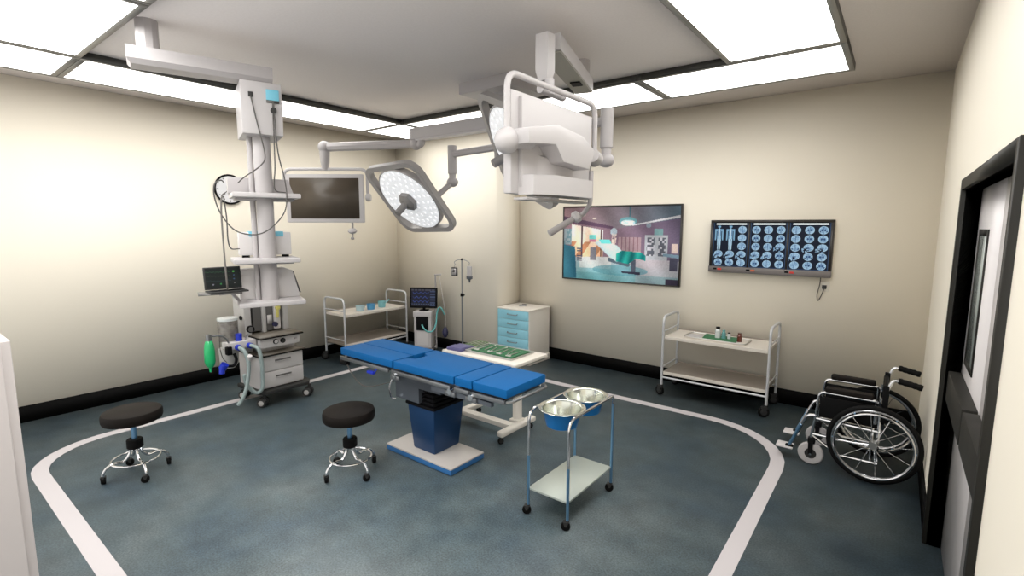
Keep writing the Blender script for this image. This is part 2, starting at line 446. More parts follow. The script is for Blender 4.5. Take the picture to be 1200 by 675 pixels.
# ------------------------------------------------------------------ equipment tower on ceiling arm
def tower():
    PX, PY = -3.808, 1.88
    ux, uy = 0.33, 0.944           # rightwards along the front
    t = thing('equipment_tower', 'white ceiling mounted equipment tower with shelves and cables at left of the operating table', 'equipment tower', (PX, PY, 0), math.atan2(uy, ux))
    MI = (Matrix.Translation((PX, PY, 0)) @ Matrix.Rotation(math.atan2(uy, ux), 4, 'Z')).inverted()
    L = lambda p: MI @ V(p)
    # ceiling tube and horizontal arm
    c0 = V((-3.985, 1.257, 0)); e0 = V((-3.80, 1.87, 0)); d = (e0-c0).normalized(); s = V((-d.y, d.x, 0))
    b = MB('pendant'); b.cyl(L((c0.x, c0.y, 2.97)), L((c0.x, c0.y, ZC)), 0.064, n=10); b.build('ceiling_tube', t)
    a0 = c0 - d*0.12; a1 = e0 + d*0.085; hw, hb = 0.10, 0.075; z0, z1 = 2.868, 2.974
    b = MB('pendant')
    b.hull([L((p.x+s.x*k, p.y+s.y*k, z)) for p, sh in ((a0, 0), (a1, 0)) for z, h_ in ((z1, hw), (z0+0.03, hw)) for k in (-h_, h_)] +
           [L((p.x+s.x*k, p.y+s.y*k, z0)) for p in (a0+d*0.02, a1) for k in (-hb, hb)])
    b.build('arm', t)
    # head box
    H = MB('pendant'); H.box(-0.135, 0.135, -0.11, 0.26, 2.50, 2.868, 'white', bevel=0.008); head = H.build('head_box', t)
    MB('pale_blue').box(0.03, 0.115, -0.122, -0.11, 2.745, 2.82, 'pale_blue', bevel=0.003).box(0.03, 0.115, -0.120, -0.11, 2.728, 2.745, 'ana_dark').build('socket_panel', head)
    MB('dark_grey').box(-0.085, -0.055, -0.117, -0.109, 2.755, 2.79, bevel=0.002).build('power_socket', head)
    MB('dark_grey').cyl((0.073, -0.109, 2.675), (0.073, -0.135, 2.675), 0.020, n=20).build('plug', head)
    # column, gas pipe
    MB('pendant').cyl((0.0, 0.03, 1.24), (0.0, 0.03, 2.51), 0.060, n=32).build('column', t)
    MB('pendant').cyl((-0.078, 0.066, 1.24), (-0.078, 0.066, 2.51), 0.020, n=12).build('pipe', t)
    # shelves
    def shelf(z, x0, x1, y1):
        MB('white').box(x0, x1, -0.115, y1, z-0.035, z, bevel=0.008).box(x0+0.03, x1-0.03, 0.0, y1-0.03, z-0.05, z-0.035, 'pendant').build('shelf', t)
    shelf(2.085, -0.225, 0.235, 0.26); shelf(1.60, -0.24, 0.21, 0.25); shelf(1.275, -0.225, 0.235, 0.27)
    # things standing on the shelves
    R = math.atan2(uy, ux)
    W = lambda x, y, z: (Matrix.Translation((PX, PY, 0)) @ Matrix.Rotation(R, 4, 'Z')) @ V((x, y, z))
    d1 = thing('equipment_box', 'plain grey equipment box on the top shelf of the ceiling tower', 'medical device', W(0.0, 0.17, 2.085), R)
    b = MB('pendant'); b.prism([(-0.235, 0), (0.225, 0), (0.185, 0.12), (-0.235, 0.12)], -0.05, 0.055, 'y', bevel=0.004); b.build('case', d1)
    for x in (-0.2, 0.2): MB('dark_grey').cyl((x, 0, -0.0), (x, 0, 0.006), 0.015).build('foot', d1)
    d2 = thing('infusion_device', 'small grey medical device with pale blue top band on the tower middle shelf', 'medical device', W(0, 0.17, 1.60), R)
    b = MB('ana_body'); b.box(-0.185, 0.185, -0.055, 0.07, 0.016, 0.195, bevel=0.010); b.build('case', d2)
    b = MB('pale_blue'); b.box(-0.115, 0.13, -0.059, 0.074, 0.160, 0.201, bevel=0.003); b.build('blue_band', d2)
    for x in (-0.14, 0.14): MB('black').box(x-0.025, x+0.025, -0.05, -0.01, 0, 0.017).build('foot', d2)
    d3 = thing('ventilator_unit', 'wide grey sloped equipment housing on the lowest tower shelf', 'medical device', W(0, 0.185, 1.275), R)
    b = MB('ana_body'); b.prism([(-0.20, 0.0), (0.235, 0.0), (0.185, 0.21), (0.13, 0.235), (-0.20, 0.235)], -0.07, 0.08, 'y', bevel=0.008)
    b.build('case', d3)
    MB('ana_dark').prism([(0.236, 0.03), (0.242, 0.03), (0.192, 0.208), (0.186, 0.208)], -0.06, 0.07, 'y').build('side_panel', d3)
    MB('ana_body').box(-0.19, 0.12, -0.076, -0.07, 0.185, 0.225, bevel=0.003).build('trim_strip', d3)
    # cables (each hangs from the head box, so they are parts of the tower)
    def cab(pts, r=0.0045, m='cable'):
        MB(m).tube(spline(pts, 6), r, n=6).build('cable', t)
    cab([(-0.07, -0.118, 2.76), (-0.04, -0.125, 2.58), (0.0, -0.12, 2.36), (-0.03, -0.10, 2.28), (-0.13, -0.02, 2.20), (-0.17, 0.05, 2.16)])
    cab([(0.07, -0.128, 2.735), (0.065, -0.128, 2.45), (0.062, -0.12, 2.26), (0.05, -0.12, 2.15), (0.065, -0.11, 2.10), (0.13, -0.09, 2.092)])
    cab([(0.075, -0.128, 2.735), (0.085, -0.13, 2.40), (0.12, -0.13, 2.20), (0.13, -0.135, 2.05), (0.10, -0.14, 1.93), (0.0, -0.14, 1.82), (-0.10, -0.14, 1.78),
         (-0.22, -0.14, 1.81), (-0.30, -0.13, 1.92), (-0.335, -0.13, 2.04), (-0.33, -0.13, 2.13), (-0.29, -0.12, 2.16), (-0.27, -0.11, 2.145)])
    cab([(-0.27, -0.11, 2.07), (-0.29, -0.13, 2.05), (-0.30, -0.13, 1.95), (-0.30, -0.12, 1.70), (-0.295, -0.12, 1.45), (-0.29, -0.06, 1.378)], 0.006, 'cable_grey')
    cab([(-0.28, -0.12, 2.05), (-0.27, -0.13, 1.90), (-0.27, -0.12, 1.75), (-0.25, -0.05, 1.68), (-0.185, 0.10, 1.67)])
    # side tray arm
    b = MB('pendant'); b.tube(fillet([(-0.20, 0.05, 1.262), (-0.26, 0.04, 1.346), (-0.34, 0.0, 1.346)], 0.02), 0.012)
    b.box(-0.475, -0.20, -0.12, 0.06, 1.353, 1.361, 'ana_dark'); b.build('side_tray', t)
    # patient monitor on that tray
    m0 = thing('laptop_monitor', 'black screened patient monitor laptop on the side tray of the ceiling tower', 'patient monitor', W(-0.295, -0.02, 1.362), R+0.22)
    MB('dark_grey').box(-0.125, 0.125, -0.09, 0.06, 0, 0.012, bevel=0.003).box(-0.11, 0.11, -0.05, 0.04, 0.012, 0.014, 'black').build('keyboard_base', m0)
    M = Matrix.Translation((0, 0.06, 0.015)) @ Matrix.Rotation(math.radians(-8), 4, 'X')
    scr = MB('dark_grey').box(-0.125, 0.125, -0.006, 0.008, 0.0, 0.165, bevel=0.004).build('screen', m0, M=M)
    def ui(u, v):
        c = (0.008, 0.012, 0.010)
        for k, (y, col) in enumerate(((0.80, (0.03, 0.10, 0.04)), (0.60, (0.03, 0.05, 0.02)), (0.35, (0.02, 0.05, 0.05)))):
            y2 = y + 0.04*math.sin(u*60)*(1 if (u*8 % 1) < 0.3 else 0.1)
            if abs(v-y2) < 0.012 and u < 0.72: c = col
        for (x, y, r, col) in ((0.82, 0.80, 0.05, (0.10, 0.45, 0.08)), (0.82, 0.62, 0.03, (0.05, 0.12, 0.25)), (0.82, 0.42, 0.035, (0.04, 0.10, 0.2)), (0.2, 0.18, 0.035, (0.25, 0.25, 0.3)), (0.42, 0.20, 0.035, (0.05, 0.3, 0.08)), (0.82, 0.22, 0.03, (0.2, 0.2, 0.2))):
            if (u-x)**2*2.2 + (v-y)**2 < r*r: c = col
        return c
    painted('display', 0.23, 0.148, 60, 40, ui, 'ui', scr, Matrix.Translation((-0.115, -0.0095, 0.009)))
tower()

# ------------------------------------------------------------------ wall clock on left wall
t = thing('wall_clock', 'round white wall clock with black rim behind the equipment tower', 'clock', (XA, 2.725, 2.27), 0)
MB('black').torus((0.02, 0, 0), 0.166, 0.012, (1,0,0)).lathe([(0.166, 0), (0.172, 0.02)], (0.0005, 0, 0), (1,0,0), 36).build('rim', t)
fc = MB('clock_face').cyl((0.02, 0, 0), (0.023, 0, 0), 0.158, n=40).build('dial', t)
for k in range(12):
    M = Matrix.Rotation(2*PI*k/12, 4, 'X'); MB('dark_grey').box(0.023, 0.0245, -0.004, 0.004, 0.128, 0.148, M=M).build('hour_mark', fc)
for ang, ln, wd in ((-0.9, 0.085, 0.006), (2.2, 0.125, 0.004)):
    MB('dark_grey').box(0.025, 0.027, -wd, wd, -0.015, ln, M=Matrix.Rotation(ang, 4, 'X')).build('hand', t)

# ------------------------------------------------------------------ castor helper
def caster(parent, x, y, r=0.03, w=0.022, top=None, rot=0.0, wheel='rubber', fork='dark_grey', dual=False, hubm='dark_grey'):
    top = top or r*2+0.02
    c, s = math.cos(rot), math.sin(rot)
    ox, oy = x - c*r*0.35, y - s*r*0.35
    ax = V((-s, c, 0)); b = MB(fork)
    b.cyl((x, y, r*1.6), (x, y, top), r*0.38, n=10)
    b.hull([(x+c*a+(-s)*k, y+s*a+c*k, z) for a, z in ((r*0.3, r*2.05), (-r*0.9, r*2.05), (-r*0.55, r*1.0), (-r*0.15, r*1.0)) for k in ((-w*0.25, w*0.25) if dual else (-w*0.62, w*0.62))])
    f = b.build('caster', parent)
    for k in ((-1, 1) if dual else (0,)):
        cc = V((ox, oy, r)) + ax*k*w*0.45; hw = w*0.28 if dual else w*0.48
        p = [(0, -hw*1.05), (r*0.55, -hw*1.05), (r*0.6, -hw), (r*0.88, -hw), (r, -hw*0.6), (r, hw*0.6), (r*0.88, hw), (r*0.6, hw), (r*0.55, hw*1.05), (0, hw*1.05)]
        MB(wheel).lathe(p, cc, ax, 20, ms=[hubm, hubm, wheel, wheel, wheel, wheel, wheel, hubm, hubm]).build('wheel', f)

# ------------------------------------------------------------------ stools
def stool(x, y, label):
    t = thing('rolling_stool', label, 'stool', (x, y, 0), 0, 'black round rolling stools')
    MB('leather').lathe([(0, 0.415), (0.165, 0.415), (0.182, 0.422), (0.188, 0.44), (0.188, 0.475), (0.180, 0.493), (0.160, 0.501), (0, 0.503)], n=48).build('seat', t)
    MB('steel_blue_reflect').cyl((0,0,0.26), (0,0,0.416), 0.018).build('post', t)
    MB('rubber').lathe([(0, 0.205), (0.045, 0.205), (0.052, 0.212), (0.052, 0.268), (0.047, 0.275), (0, 0.275)], n=28).build('hub', t)
    MB('chrome').torus((0,0,0.125), 0.150, 0.0075, n=48).build('foot_ring', t)
    for k in range(4):
        a = PI/2*k; c, s = math.cos(a), math.sin(a)
        pts = [(r*c, r*s, z) for r, z in ((0.028, 0.215), (0.040, 0.165), (0.075, 0.125), (0.125, 0.128), (0.168, 0.118), (0.198, 0.085), (0.205, 0.055))]
        MB('chrome').tube(spline(pts, 5), 0.010, n=10).build('leg', t)
        caster(t, 0.205*c, 0.205*s, 0.027, 0.026, 0.062, a+1.2, hubm='rubber')
    return t
s1 = stool(-4.375, 1.085, 'black round rolling stool on the left, standing beside the tape line')
s2 = dup(s1, (-3.135, 2.08, 0), 0.0, 'black round rolling stool in the middle, in front of the operating table')

# ------------------------------------------------------------------ operating table
def bed():
    t = thing('operating_table', 'blue padded operating table on a pedestal painted with a blue reflection in the room centre', 'operating table', (-2.84, 2.68, 0), 0)
    OX, OY = -2.84, 2.68
    X = lambda x: x-OX
    Y = lambda y: y-OY
    b = MB('bed_base'); b.box(X(-3.235), X(-2.49), Y(2.49), Y(2.865), 0.006, 0.045, 'bed_base_side_reflect', bevel=0.006).box(X(-3.235), X(-2.49), Y(2.49), Y(2.865), 0.045, 0.058, 'bed_base', bevel=0.006)
    b.build('base_plate', t)
    b = MB('bed_blue_reflect'); b.box(X(-3.03), X(-2.725), Y(2.55), Y(2.885), 0.058, 0.43, bevel=0.012, taper=(0.80, 0.82)); b.build('pedestal', t)
    b = MB('accordion')
    for k in range(6):
        q = 0.006*k; b.box(X(-3.045)+q, X(-2.715)-q, Y(2.54)+q, Y(2.895)-q, 0.43+0.032*k, 0.43+0.032*k+0.024, bevel=0.008).box(X(-3.02)+q, X(-2.74)-q, Y(2.565)+q, Y(2.87)-q, 0.45+0.032*k, 0.463+0.032*k)
    b.build('bellows', t)
    b = MB('bed_grey'); b.box(X(-3.14), X(-2.86), Y(2.52), Y(2.66), 0.47, 0.66, bevel=0.006).box(X(-3.14), X(-2.60), Y(2.50), Y(2.86), 0.60, 0.68, bevel=0.008)
    b.build('column_head', t)
    # frame
    b = MB('bed_grey')
    b.box(X(-3.10), X(-2.36), Y(2.46), Y(2.86), 0.655, 0.738, bevel=0.006)
    b.box(X(-3.72), X(-3.06), Y(2.47), Y(2.64), 0.71, 0.74).box(X(-3.72), X(-3.06), Y(2.68), Y(2.85), 0.71, 0.74)
    b.box(X(-2.38), X(-1.95), Y(2.47), Y(2.85), 0.71, 0.74)
    b.build('table_frame', t)
    for y, nm in ((2.425, 'a'), (2.885, 'b')):
        b = MB('brushed')
        for x0, x1 in ((-3.74, -3.10), (-3.06, -2.42), (-2.38, -2.24), (-2.21, -1.93)):
            b.box(X(x0), X(x1), Y(y)-0.007, Y(y)+0.007, 0.700, 0.730, 'brushed', bevel=0.002)
            for xx in (x0+0.03, x1-0.03):
                b.box(X(xx)-0.012, X(xx)+0.012, min(Y(y), Y(y)*0.86), max(Y(y), Y(y)*0.86), 0.708, 0.722, 'chrome')
        b.build('side_rail', t)
    b = MB('brushed'); b.tube([(X(-1.925), Y(2.43), 0.715), (X(-1.90), Y(2.46), 0.715), (X(-1.90), Y(2.86), 0.715), (X(-1.925), Y(2.885), 0.715)], 0.010)
    b.build('head_rail', t)
    for x in (-3.02, -2.42, -2.22):
        MB('chrome').cyl((X(x), Y(2.41), 0.69), (X(x), Y(2.44), 0.69), 0.022, n=16).box(X(x)-0.05, X(x)+0.05, Y(2.415), Y(2.43), 0.655, 0.69, 'brushed', bevel=0.004).build('joint', t)
    MB('bed_grey').hull([(X(-2.62), Y(2.43), 0.70), (X(-2.62), Y(2.43), 0.655), (X(-2.05), Y(2.43), 0.685), (X(-2.05), Y(2.43), 0.655), (X(-2.62), Y(2.46), 0.70), (X(-2.62), Y(2.46), 0.655), (X(-2.05), Y(2.46), 0.685), (X(-2.05), Y(2.46), 0.655)]).build('side_bracket', t)
    MB('cobalt').box(X(-3.35), X(-3.27), Y(2.40), Y(2.43), 0.655, 0.675, bevel=0.004).cyl((X(-3.27), Y(2.415), 0.665), (X(-3.24), Y(2.415), 0.70), 0.006).build('release_lever', t)
    MB('chrome').tube(fillet([(X(-3.145), Y(2.50), 0.63), (X(-3.155), Y(2.47), 0.56), (X(-3.13), Y(2.47), 0.47), (X(-3.115), Y(2.50), 0.465)], 0.02), 0.007).build('crank_handle', t)
    MB('black').box(X(-3.76), X(-3.66), Y(2.42), Y(2.46), 0.655, 0.69, bevel=0.005).build('cable_plug', t)
    MB('cable').tube(spline([(X(-3.66), Y(2.43), 0.665), (X(-3.60), Y(2.43), 0.60), (X(-3.50), Y(2.43), 0.535), (X(-3.40), Y(2.44), 0.52), (X(-3.27), Y(2.47), 0.555), (X(-3.14), Y(2.52), 0.60)], 6), 0.0045, n=6).build('power_cable', t)
    # pads
    def pad(poly, z0=0.741, z1=0.80):
        b = MB('mattress'); pl = [(X(a), Y(c)) for a, c in poly]
        b.prism(pl, z0, z1, 'z', 'mattress', bevel=0.006)
        b.build('mattress_pad', t)
    y0, y1, ym = 2.43, 2.88, 2.655
    pad([(-3.75, y0), (-3.062, y0), (-3.062, ym-0.005), (-3.75, ym-0.005)])
    pad([(-3.75, ym+0.005), (-3.062, ym+0.005), (-3.062, y1), (-3.75, y1)])
    pad([(-3.045, y0), (-2.395, y0), (-2.395, y1), (-3.045, y1), (-3.045, ym+0.10), (-2.965, ym+0.06), (-2.965, ym-0.06), (-3.045, ym-0.10)])
    pad([(-2.381, y0), (-2.224, y0), (-2.224, y1), (-2.381, y1)])
    pad([(-2.212, y0), (-1.92, y0), (-1.92, y1), (-2.212, y1)])
bed()

# ------------------------------------------------------------------ bowl stand
def bowl_stand():
    OX, OY = -1.615, 2.75
    t = thing('basin_stand', 'wheeled steel stand with low shelf holding two steel basins', 'basin stand', (OX, OY, 0), 0)
    zt = 0.695
    for sx in (-1, 1):
        x = sx*0.147
        MB('chrome').tube(fillet([(x, -0.29, 0.40), (x, -0.29, zt), (x, 0.29, zt), (x, 0.29, 0.64)], [0.075, 0.02], 8), 0.0095, 'chrome', 10).build('top_rail', t)
        for sy in (-1, 1):
            MB('steel_blue_reflect').cyl((x, sy*0.29, 0.06), (x, sy*0.29, 0.40 if sy < 0 else 0.64), 0.0095, 'steel_blue_reflect', n=12).build('leg', t)
            caster(t, x, sy*0.29, 0.029, 0.024, 0.065, 0.5, hubm='rubber')
    MB('shelf_steel').box(-0.147, 0.147, -0.29, 0.29, 0.168, 0.182, bevel=0.003).build('lower_shelf', t)
    for yc in (-0.135, 0.17):
        b = MB('chrome'); b.torus((0, yc, 0.6975), 0.1345, 0.004, n=40)
        for q in (-1, 1): b.cyl((q*0.133, yc, 0.6965), (q*0.147, yc, 0.6955), 0.004, n=8)
        b.build('basin_cradle', t)
    for k, (yc, lab) in enumerate(((-0.135, 'shiny steel basin with a blue reflection painted on its outside, on the stand, the one nearer the camera'), (0.17, 'shiny steel basin with a blue reflection painted on its outside, on the stand, the one farther from the camera'))):
        bo = thing('steel_basin', lab, 'basin', (OX, OY+yc, 0), 0, 'steel basins on the stand')
        R = 0.128
        n = 44
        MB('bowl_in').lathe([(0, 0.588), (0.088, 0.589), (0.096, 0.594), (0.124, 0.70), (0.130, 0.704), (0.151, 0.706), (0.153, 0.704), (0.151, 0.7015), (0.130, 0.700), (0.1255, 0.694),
                             (0.099, 0.590), (0.090, 0.584), (0, 0.583)], n=n, ms=['bowl_in']*8+['bowl_out_reflect']*4).build('bowl', bo)
bowl_stand()

# ------------------------------------------------------------------ two tier trolleys
def trolley(loc, rz, label):
    t = thing('instrument_trolley', label, 'trolley', loc, rz, 'white two tier wheeled trolleys')
    a, b_ = 0.525, 0.23
    for sx in (-1, 1):
        x = sx*a
        MB('cart_white').tube(fillet([(x, -b_, 0.115), (x, -b_, 0.88), (x, b_, 0.88), (x, b_, 0.115)], 0.085, 7), 0.0135, n=12).build('end_frame', t)
        for z in (0.715, 0.32): MB('cart_white').cyl((x, -b_, z), (x, b_, z), 0.008, n=10).build('crossbar', t)
    for sy in (-1, 1): MB('cart_white').cyl((-a, sy*b_, 0.205), (a, sy*b_, 0.205), 0.010, n=10).build('long_rail', t)
    def shelf(z, m, nm):
        b = MB('cart_shelf'); x0, y0 = a-0.015, b_-0.004
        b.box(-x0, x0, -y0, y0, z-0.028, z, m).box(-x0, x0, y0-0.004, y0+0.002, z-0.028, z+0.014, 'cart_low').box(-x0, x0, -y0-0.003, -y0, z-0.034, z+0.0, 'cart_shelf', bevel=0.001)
        b.build(nm, t)
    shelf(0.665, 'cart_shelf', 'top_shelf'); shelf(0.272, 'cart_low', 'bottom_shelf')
    for sx in (-1, 1):
        for sy in (-1, 1): caster(t, sx*a, sy*b_, 0.052, 0.032, 0.122, 0.4*sx)
    return t
t1 = trolley((-1.425, 5.45, 0), 0, 'white two tier wheeled trolley against the back wall below the x-ray viewer')
t2 = dup(t1, (-5.95, 4.31, 0), PI/2, 'white two tier wheeled trolley against the left wall carrying three small cups')

# tray, green cloth and vials on the right trolley
TZ = 0.667
t = thing('instrument_tray', 'steel tray lined with a green cloth on the right trolley', 'tray', (-1.445, 5.42, TZ), -0.03)
b = MB('steel'); b.box(-0.31, 0.31, -0.13, 0.13, 0, 0.006, 'cart_shelf', bevel=0.002)
b.tube(fillet([(-0.31, 0, 0.011), (-0.31, -0.13, 0.011), (0.31, -0.13, 0.011), (0.31, 0.13, 0.011), (-0.31, 0.13, 0.011), (-0.31, 0, 0.011)], 0.04), 0.005, 'steel'); b.build('tray_body', t)
t = thing('green_drape', 'green surgical cloth laid across the tray on the right trolley', 'cloth', (-1.43, 5.42, TZ+0.0062), -0.03)
b = MB('green_cloth'); b.prism([(-0.13, -0.122), (0.21, -0.122), (0.165, 0.122), (-0.165, 0.122)], 0, 0.012, 'z', bevel=0.003); b.build('cloth', t)
t = thing('paper_sheet', 'white paper sheet with small holes on the left end of the tray', 'paper', (-1.665, 5.40, TZ+0.0062), 0.12)
MB('white').box(-0.075, 0.075, -0.09, 0.09, 0, 0.004, bevel=0.001).build('sheet', t)
def bottle(x, y, z, r, h, body, cap, label, neck=0.6):
    t = thing('medicine_bottle', label, 'bottle', (x, y, z), 0, 'medicine bottles on the tray')
    MB(body).lathe([(0, 0), (r, 0), (r, h*0.68), (r*neck, h*0.80), (r*neck, h*0.86), (0, h*0.86)], n=20).build('glass', t)
    MB(cap).lathe([(0, h*0.84), (r*neck*1.25, h*0.84), (r*neck*1.25, h), (0, h)], n=20).build('cap', t)
zc = TZ+0.0185
bottle(-1.435, 5.41, zc, 0.028, 0.115, 'clear_glass', 'black', 'tall clear glass medicine bottle with dark cap, tallest on the green cloth')
bottle(-1.375, 5.41, zc, 0.021, 0.088, 'teal_glass', 'teal_glass', 'teal glass medicine bottle between the tall and the tiny clear one')
bottle(-1.325, 5.42, zc, 0.017, 0.065, 'clear_glass', 'black', 'tiny clear vial with dark cap beside the teal bottle')
bottle(-1.218, 5.40, TZ+0.0065, 0.024, 0.092, 'amber', 'amber', 'brown amber medicine bottle at the right end of the tray')

# three cups on the left trolley
def cup(y, x, r, h, m, label, spout=False):
    t = thing('steel_cup', label, 'cup', (x, y, TZ), 0, 'small cups on the left trolley')
    MB(m).lathe([(0, 0), (r*0.88, 0), (r, h), (r*1.06, h+0.002), (r*0.94, h+0.002), (r*0.83, 0.005), (0, 0.005)], n=24).build('cup_body', t)
    if spout: MB(m).tube([(0.03, 0.03, h*0.6), (0.06, 0.09, h*1.3)], [0.006, 0.012]).build('spout', t)
    else: MB(m).torus((-r*0.2, r*1.1, h*0.6), h*0.25, 0.004, (1,0,0)).build('handle', t)
cup(4.13, -5.86, 0.060, 0.075, 'cup_grey', 'pale teal cup on the left trolley, leftmost of three')
cup(4.31, -5.86, 0.060, 0.075, 'cup_blue', 'blue cup on the left trolley, in the middle of three')
cup(4.53, -5.90, 0.058, 0.085, 'cup_teal', 'teal cup with a spout on the left trolley, rightmost of three', True)

# ------------------------------------------------------------------ blue drawer cabinet
def drawer_cabinet():
    t = thing('drawer_cabinet', 'white bedside cabinet with pale blue drawers in the wall corner', 'cabinet', (-4.03, 5.49, 0), 0)
    a, b_ = 0.265, 0.24
    b = MB('white_warm'); b.box(-a, a, -b_, b_, 0.09, 0.725, bevel=0.004); b.build('carcass', t)
    MB('white_warm').box(-a-0.008, a+0.012, -b_-0.012, b_, 0.725, 0.745, bevel=0.005).build('top', t)
    MB('white_warm').box(-a-0.01, a+0.018, -b_-0.018, b_, 0.0, 0.09, bevel=0.01).build('plinth', t)
    for k in range(5):
        z0 = 0.100+0.125*k
        d = MB('drawer_blue').box(-a+0.004, a-0.012, -b_-0.014, -b_, z0, z0+0.121, bevel=0.003).build('drawer', t)
        zh = z0+0.062
        h = MB('brushed'); h.tube(fillet([(-0.085, -b_-0.014, zh+0.010), (-0.085, -b_-0.036, zh), (0.075, -b_-0.036, zh), (0.075, -b_-0.014, zh+0.010)], 0.01), 0.0055)
        h.build('handle', d)
        MB('brushed').box(-0.09, 0.08, -b_-0.0145, -b_-0.012, zh+0.0, zh+0.035, 'drawer_blue', bevel=0.001).build('handle_recess', d)
    r = thing('handheld_remote', 'small dark and silver handheld device lying on the blue drawer cabinet', 'handheld device', (-4.06, 5.50, 0.745), 0.5)
    MB('brushed').box(-0.05, 0.05, -0.022, 0.022, 0, 0.022, bevel=0.008).build('body', r)
    MB('black').box(-0.01, 0.045, -0.018, 0.018, 0.0221, 0.026, bevel=0.001).build('key_panel', r)
drawer_cabinet()

# ------------------------------------------------------------------ overbed instrument table
def mayo():
    OX, OY = -2.66, 3.24; zt = 0.775
    t = thing('overbed_table', 'white overbed instrument table on an H shaped wheeled base behind the operating table', 'table', (OX, OY, 0), 0)
    MB('white_warm').box(-0.43, 0.38, -0.245, 0.215, zt-0.03, zt, bevel=0.012).box(-0.41, 0.36, -0.225, 0.195, zt-0.045, zt-0.03, 'arm_under').build('table_top', t)
    MB('white_warm').box(0.05, 0.11, -0.03, 0.24, zt-0.085, zt-0.045, bevel=0.006).build('support_arm', t)
    MB('white_warm').cyl((0.06, 0.21, 0.10), (0.06, 0.21, 0.47), 0.042, n=24).build('lower_column', t)
    MB('white_warm').cyl((0.06, 0.21, 0.46), (0.06, 0.21, zt-0.05), 0.033, n=24).build('upper_column', t)
    def bar(x, nm):
        b = MB('white_warm'); M = Matrix.Translation((x, 0.14, 0.0))
        b.box(-0.035, 0.035, -0.25, 0.25, 0.065, 0.115, bevel=0.02, seg=3, M=M); b.build('foot_bar', t)
        for y in (-0.215, 0.215): caster(t, x, 0.14+y, 0.026, 0.028, 0.07, 0.9)
    bar(0.11, 'r'); bar(-0.52, 'l')
    MB('white_warm').box(-0.52, 0.11, 0.06, 0.14, 0.07, 0.115, bevel=0.012).build('long_bar', t)
    MB('white_warm').box(0.01, 0.11, 0.15, 0.26, 0.10, 0.13, bevel=0.012).build('column_foot', t)
    # instrument tray with green cloth
    tr = thing('steel_tray', 'low steel tray with green cloth and instruments on the overbed table', 'tray', (OX+0.03, OY-0.015, zt), 0.0)
    b = MB('steel'); b.box(-0.25, 0.25, -0.15, 0.165, 0, 0.006, bevel=0.002); b.tube([(-0.25, -0.15, 0.012), (0.25, -0.15, 0.012), (0.25, 0.165, 0.012), (-0.25, 0.165, 0.012), (-0.25, -0.149, 0.012)], 0.006)
    b.build('tray_body', tr)
    dr = thing('green_cloth', 'green ribbed cloth lining the steel tray on the overbed table', 'cloth', (OX+0.03, OY-0.005, zt+0.0065), 0)
    b = MB('green_cloth'); b.box(-0.215, 0.225, -0.125, 0.14, 0, 0.010, 'green_cloth', bevel=0.003); b.build('cloth', dr)
    names = ['scalpel nearest the left end of the tray', 'slim steel forceps, second from the left on the tray', 'steel clamp, third from the left on the tray', 'steel probe near the middle of the tray', 'steel scissors right of the middle of the tray', 'steel retractor, second from the right on the tray', 'short steel hook at the right end of the tray']
    for k in range(7):
        x = OX+0.03-0.175+0.058*k
        it = thing('surgical_instrument', names[k]+', lying on green cloth', 'surgical instrument', (x, OY-0.002+0.01*(k%2), zt+0.0168), 0.12*(k%3-1)+0.15, 'surgical instruments on the green cloth')
        ln = 0.10-0.008*(k%3)
        MB('steel').tube([(0, -ln, 0.004), (0.002, 0, 0.004), (0.0, ln*0.6, 0.004)], [0.005, 0.004, 0.003], n=8).build('shaft', it)
        if k % 2 == 0: MB('steel').torus((-0.012, -ln-0.008, 0.004), 0.012, 0.003).torus((0.012, -ln-0.008, 0.004), 0.012, 0.003).build('finger_rings', it)
        else: MB('steel').tube([(0, ln*0.6, 0.004), (0.005, ln*0.9, 0.004)], [0.003, 0.0065], n=8).build('tip', it)
    # purple pack and olive cloth at the left end
    p = thing('purple_pack', 'folded dark purple sterile pack at the left end of the overbed table', 'pack', (OX-0.315, OY-0.125, zt), 0.05)
    MB('purple').box(-0.085, 0.080, -0.09, 0.09, 0, 0.022, bevel=0.006).build('wrap', p)
    MB('purple').box(-0.08, 0.075, -0.085, 0.02, 0.022, 0.028, bevel=0.003).build('fold', p)
    q = thing('olive_instrument_roll', 'olive green instrument cloth roll at the back left of the overbed table', 'cloth', (OX-0.305, OY+0.085, zt), 0.0)
    b = MB('olive_cloth'); b.box(-0.085, 0.075, -0.09, 0.10, 0, 0.012, bevel=0.004); b.build('cloth', q)
    for k in range(4): MB('steel').cyl((-0.06+0.036*k, -0.06, 0.015), (-0.055+0.036*k, 0.06, 0.015), 0.0035, n=8).build('instrument', q)
mayo()

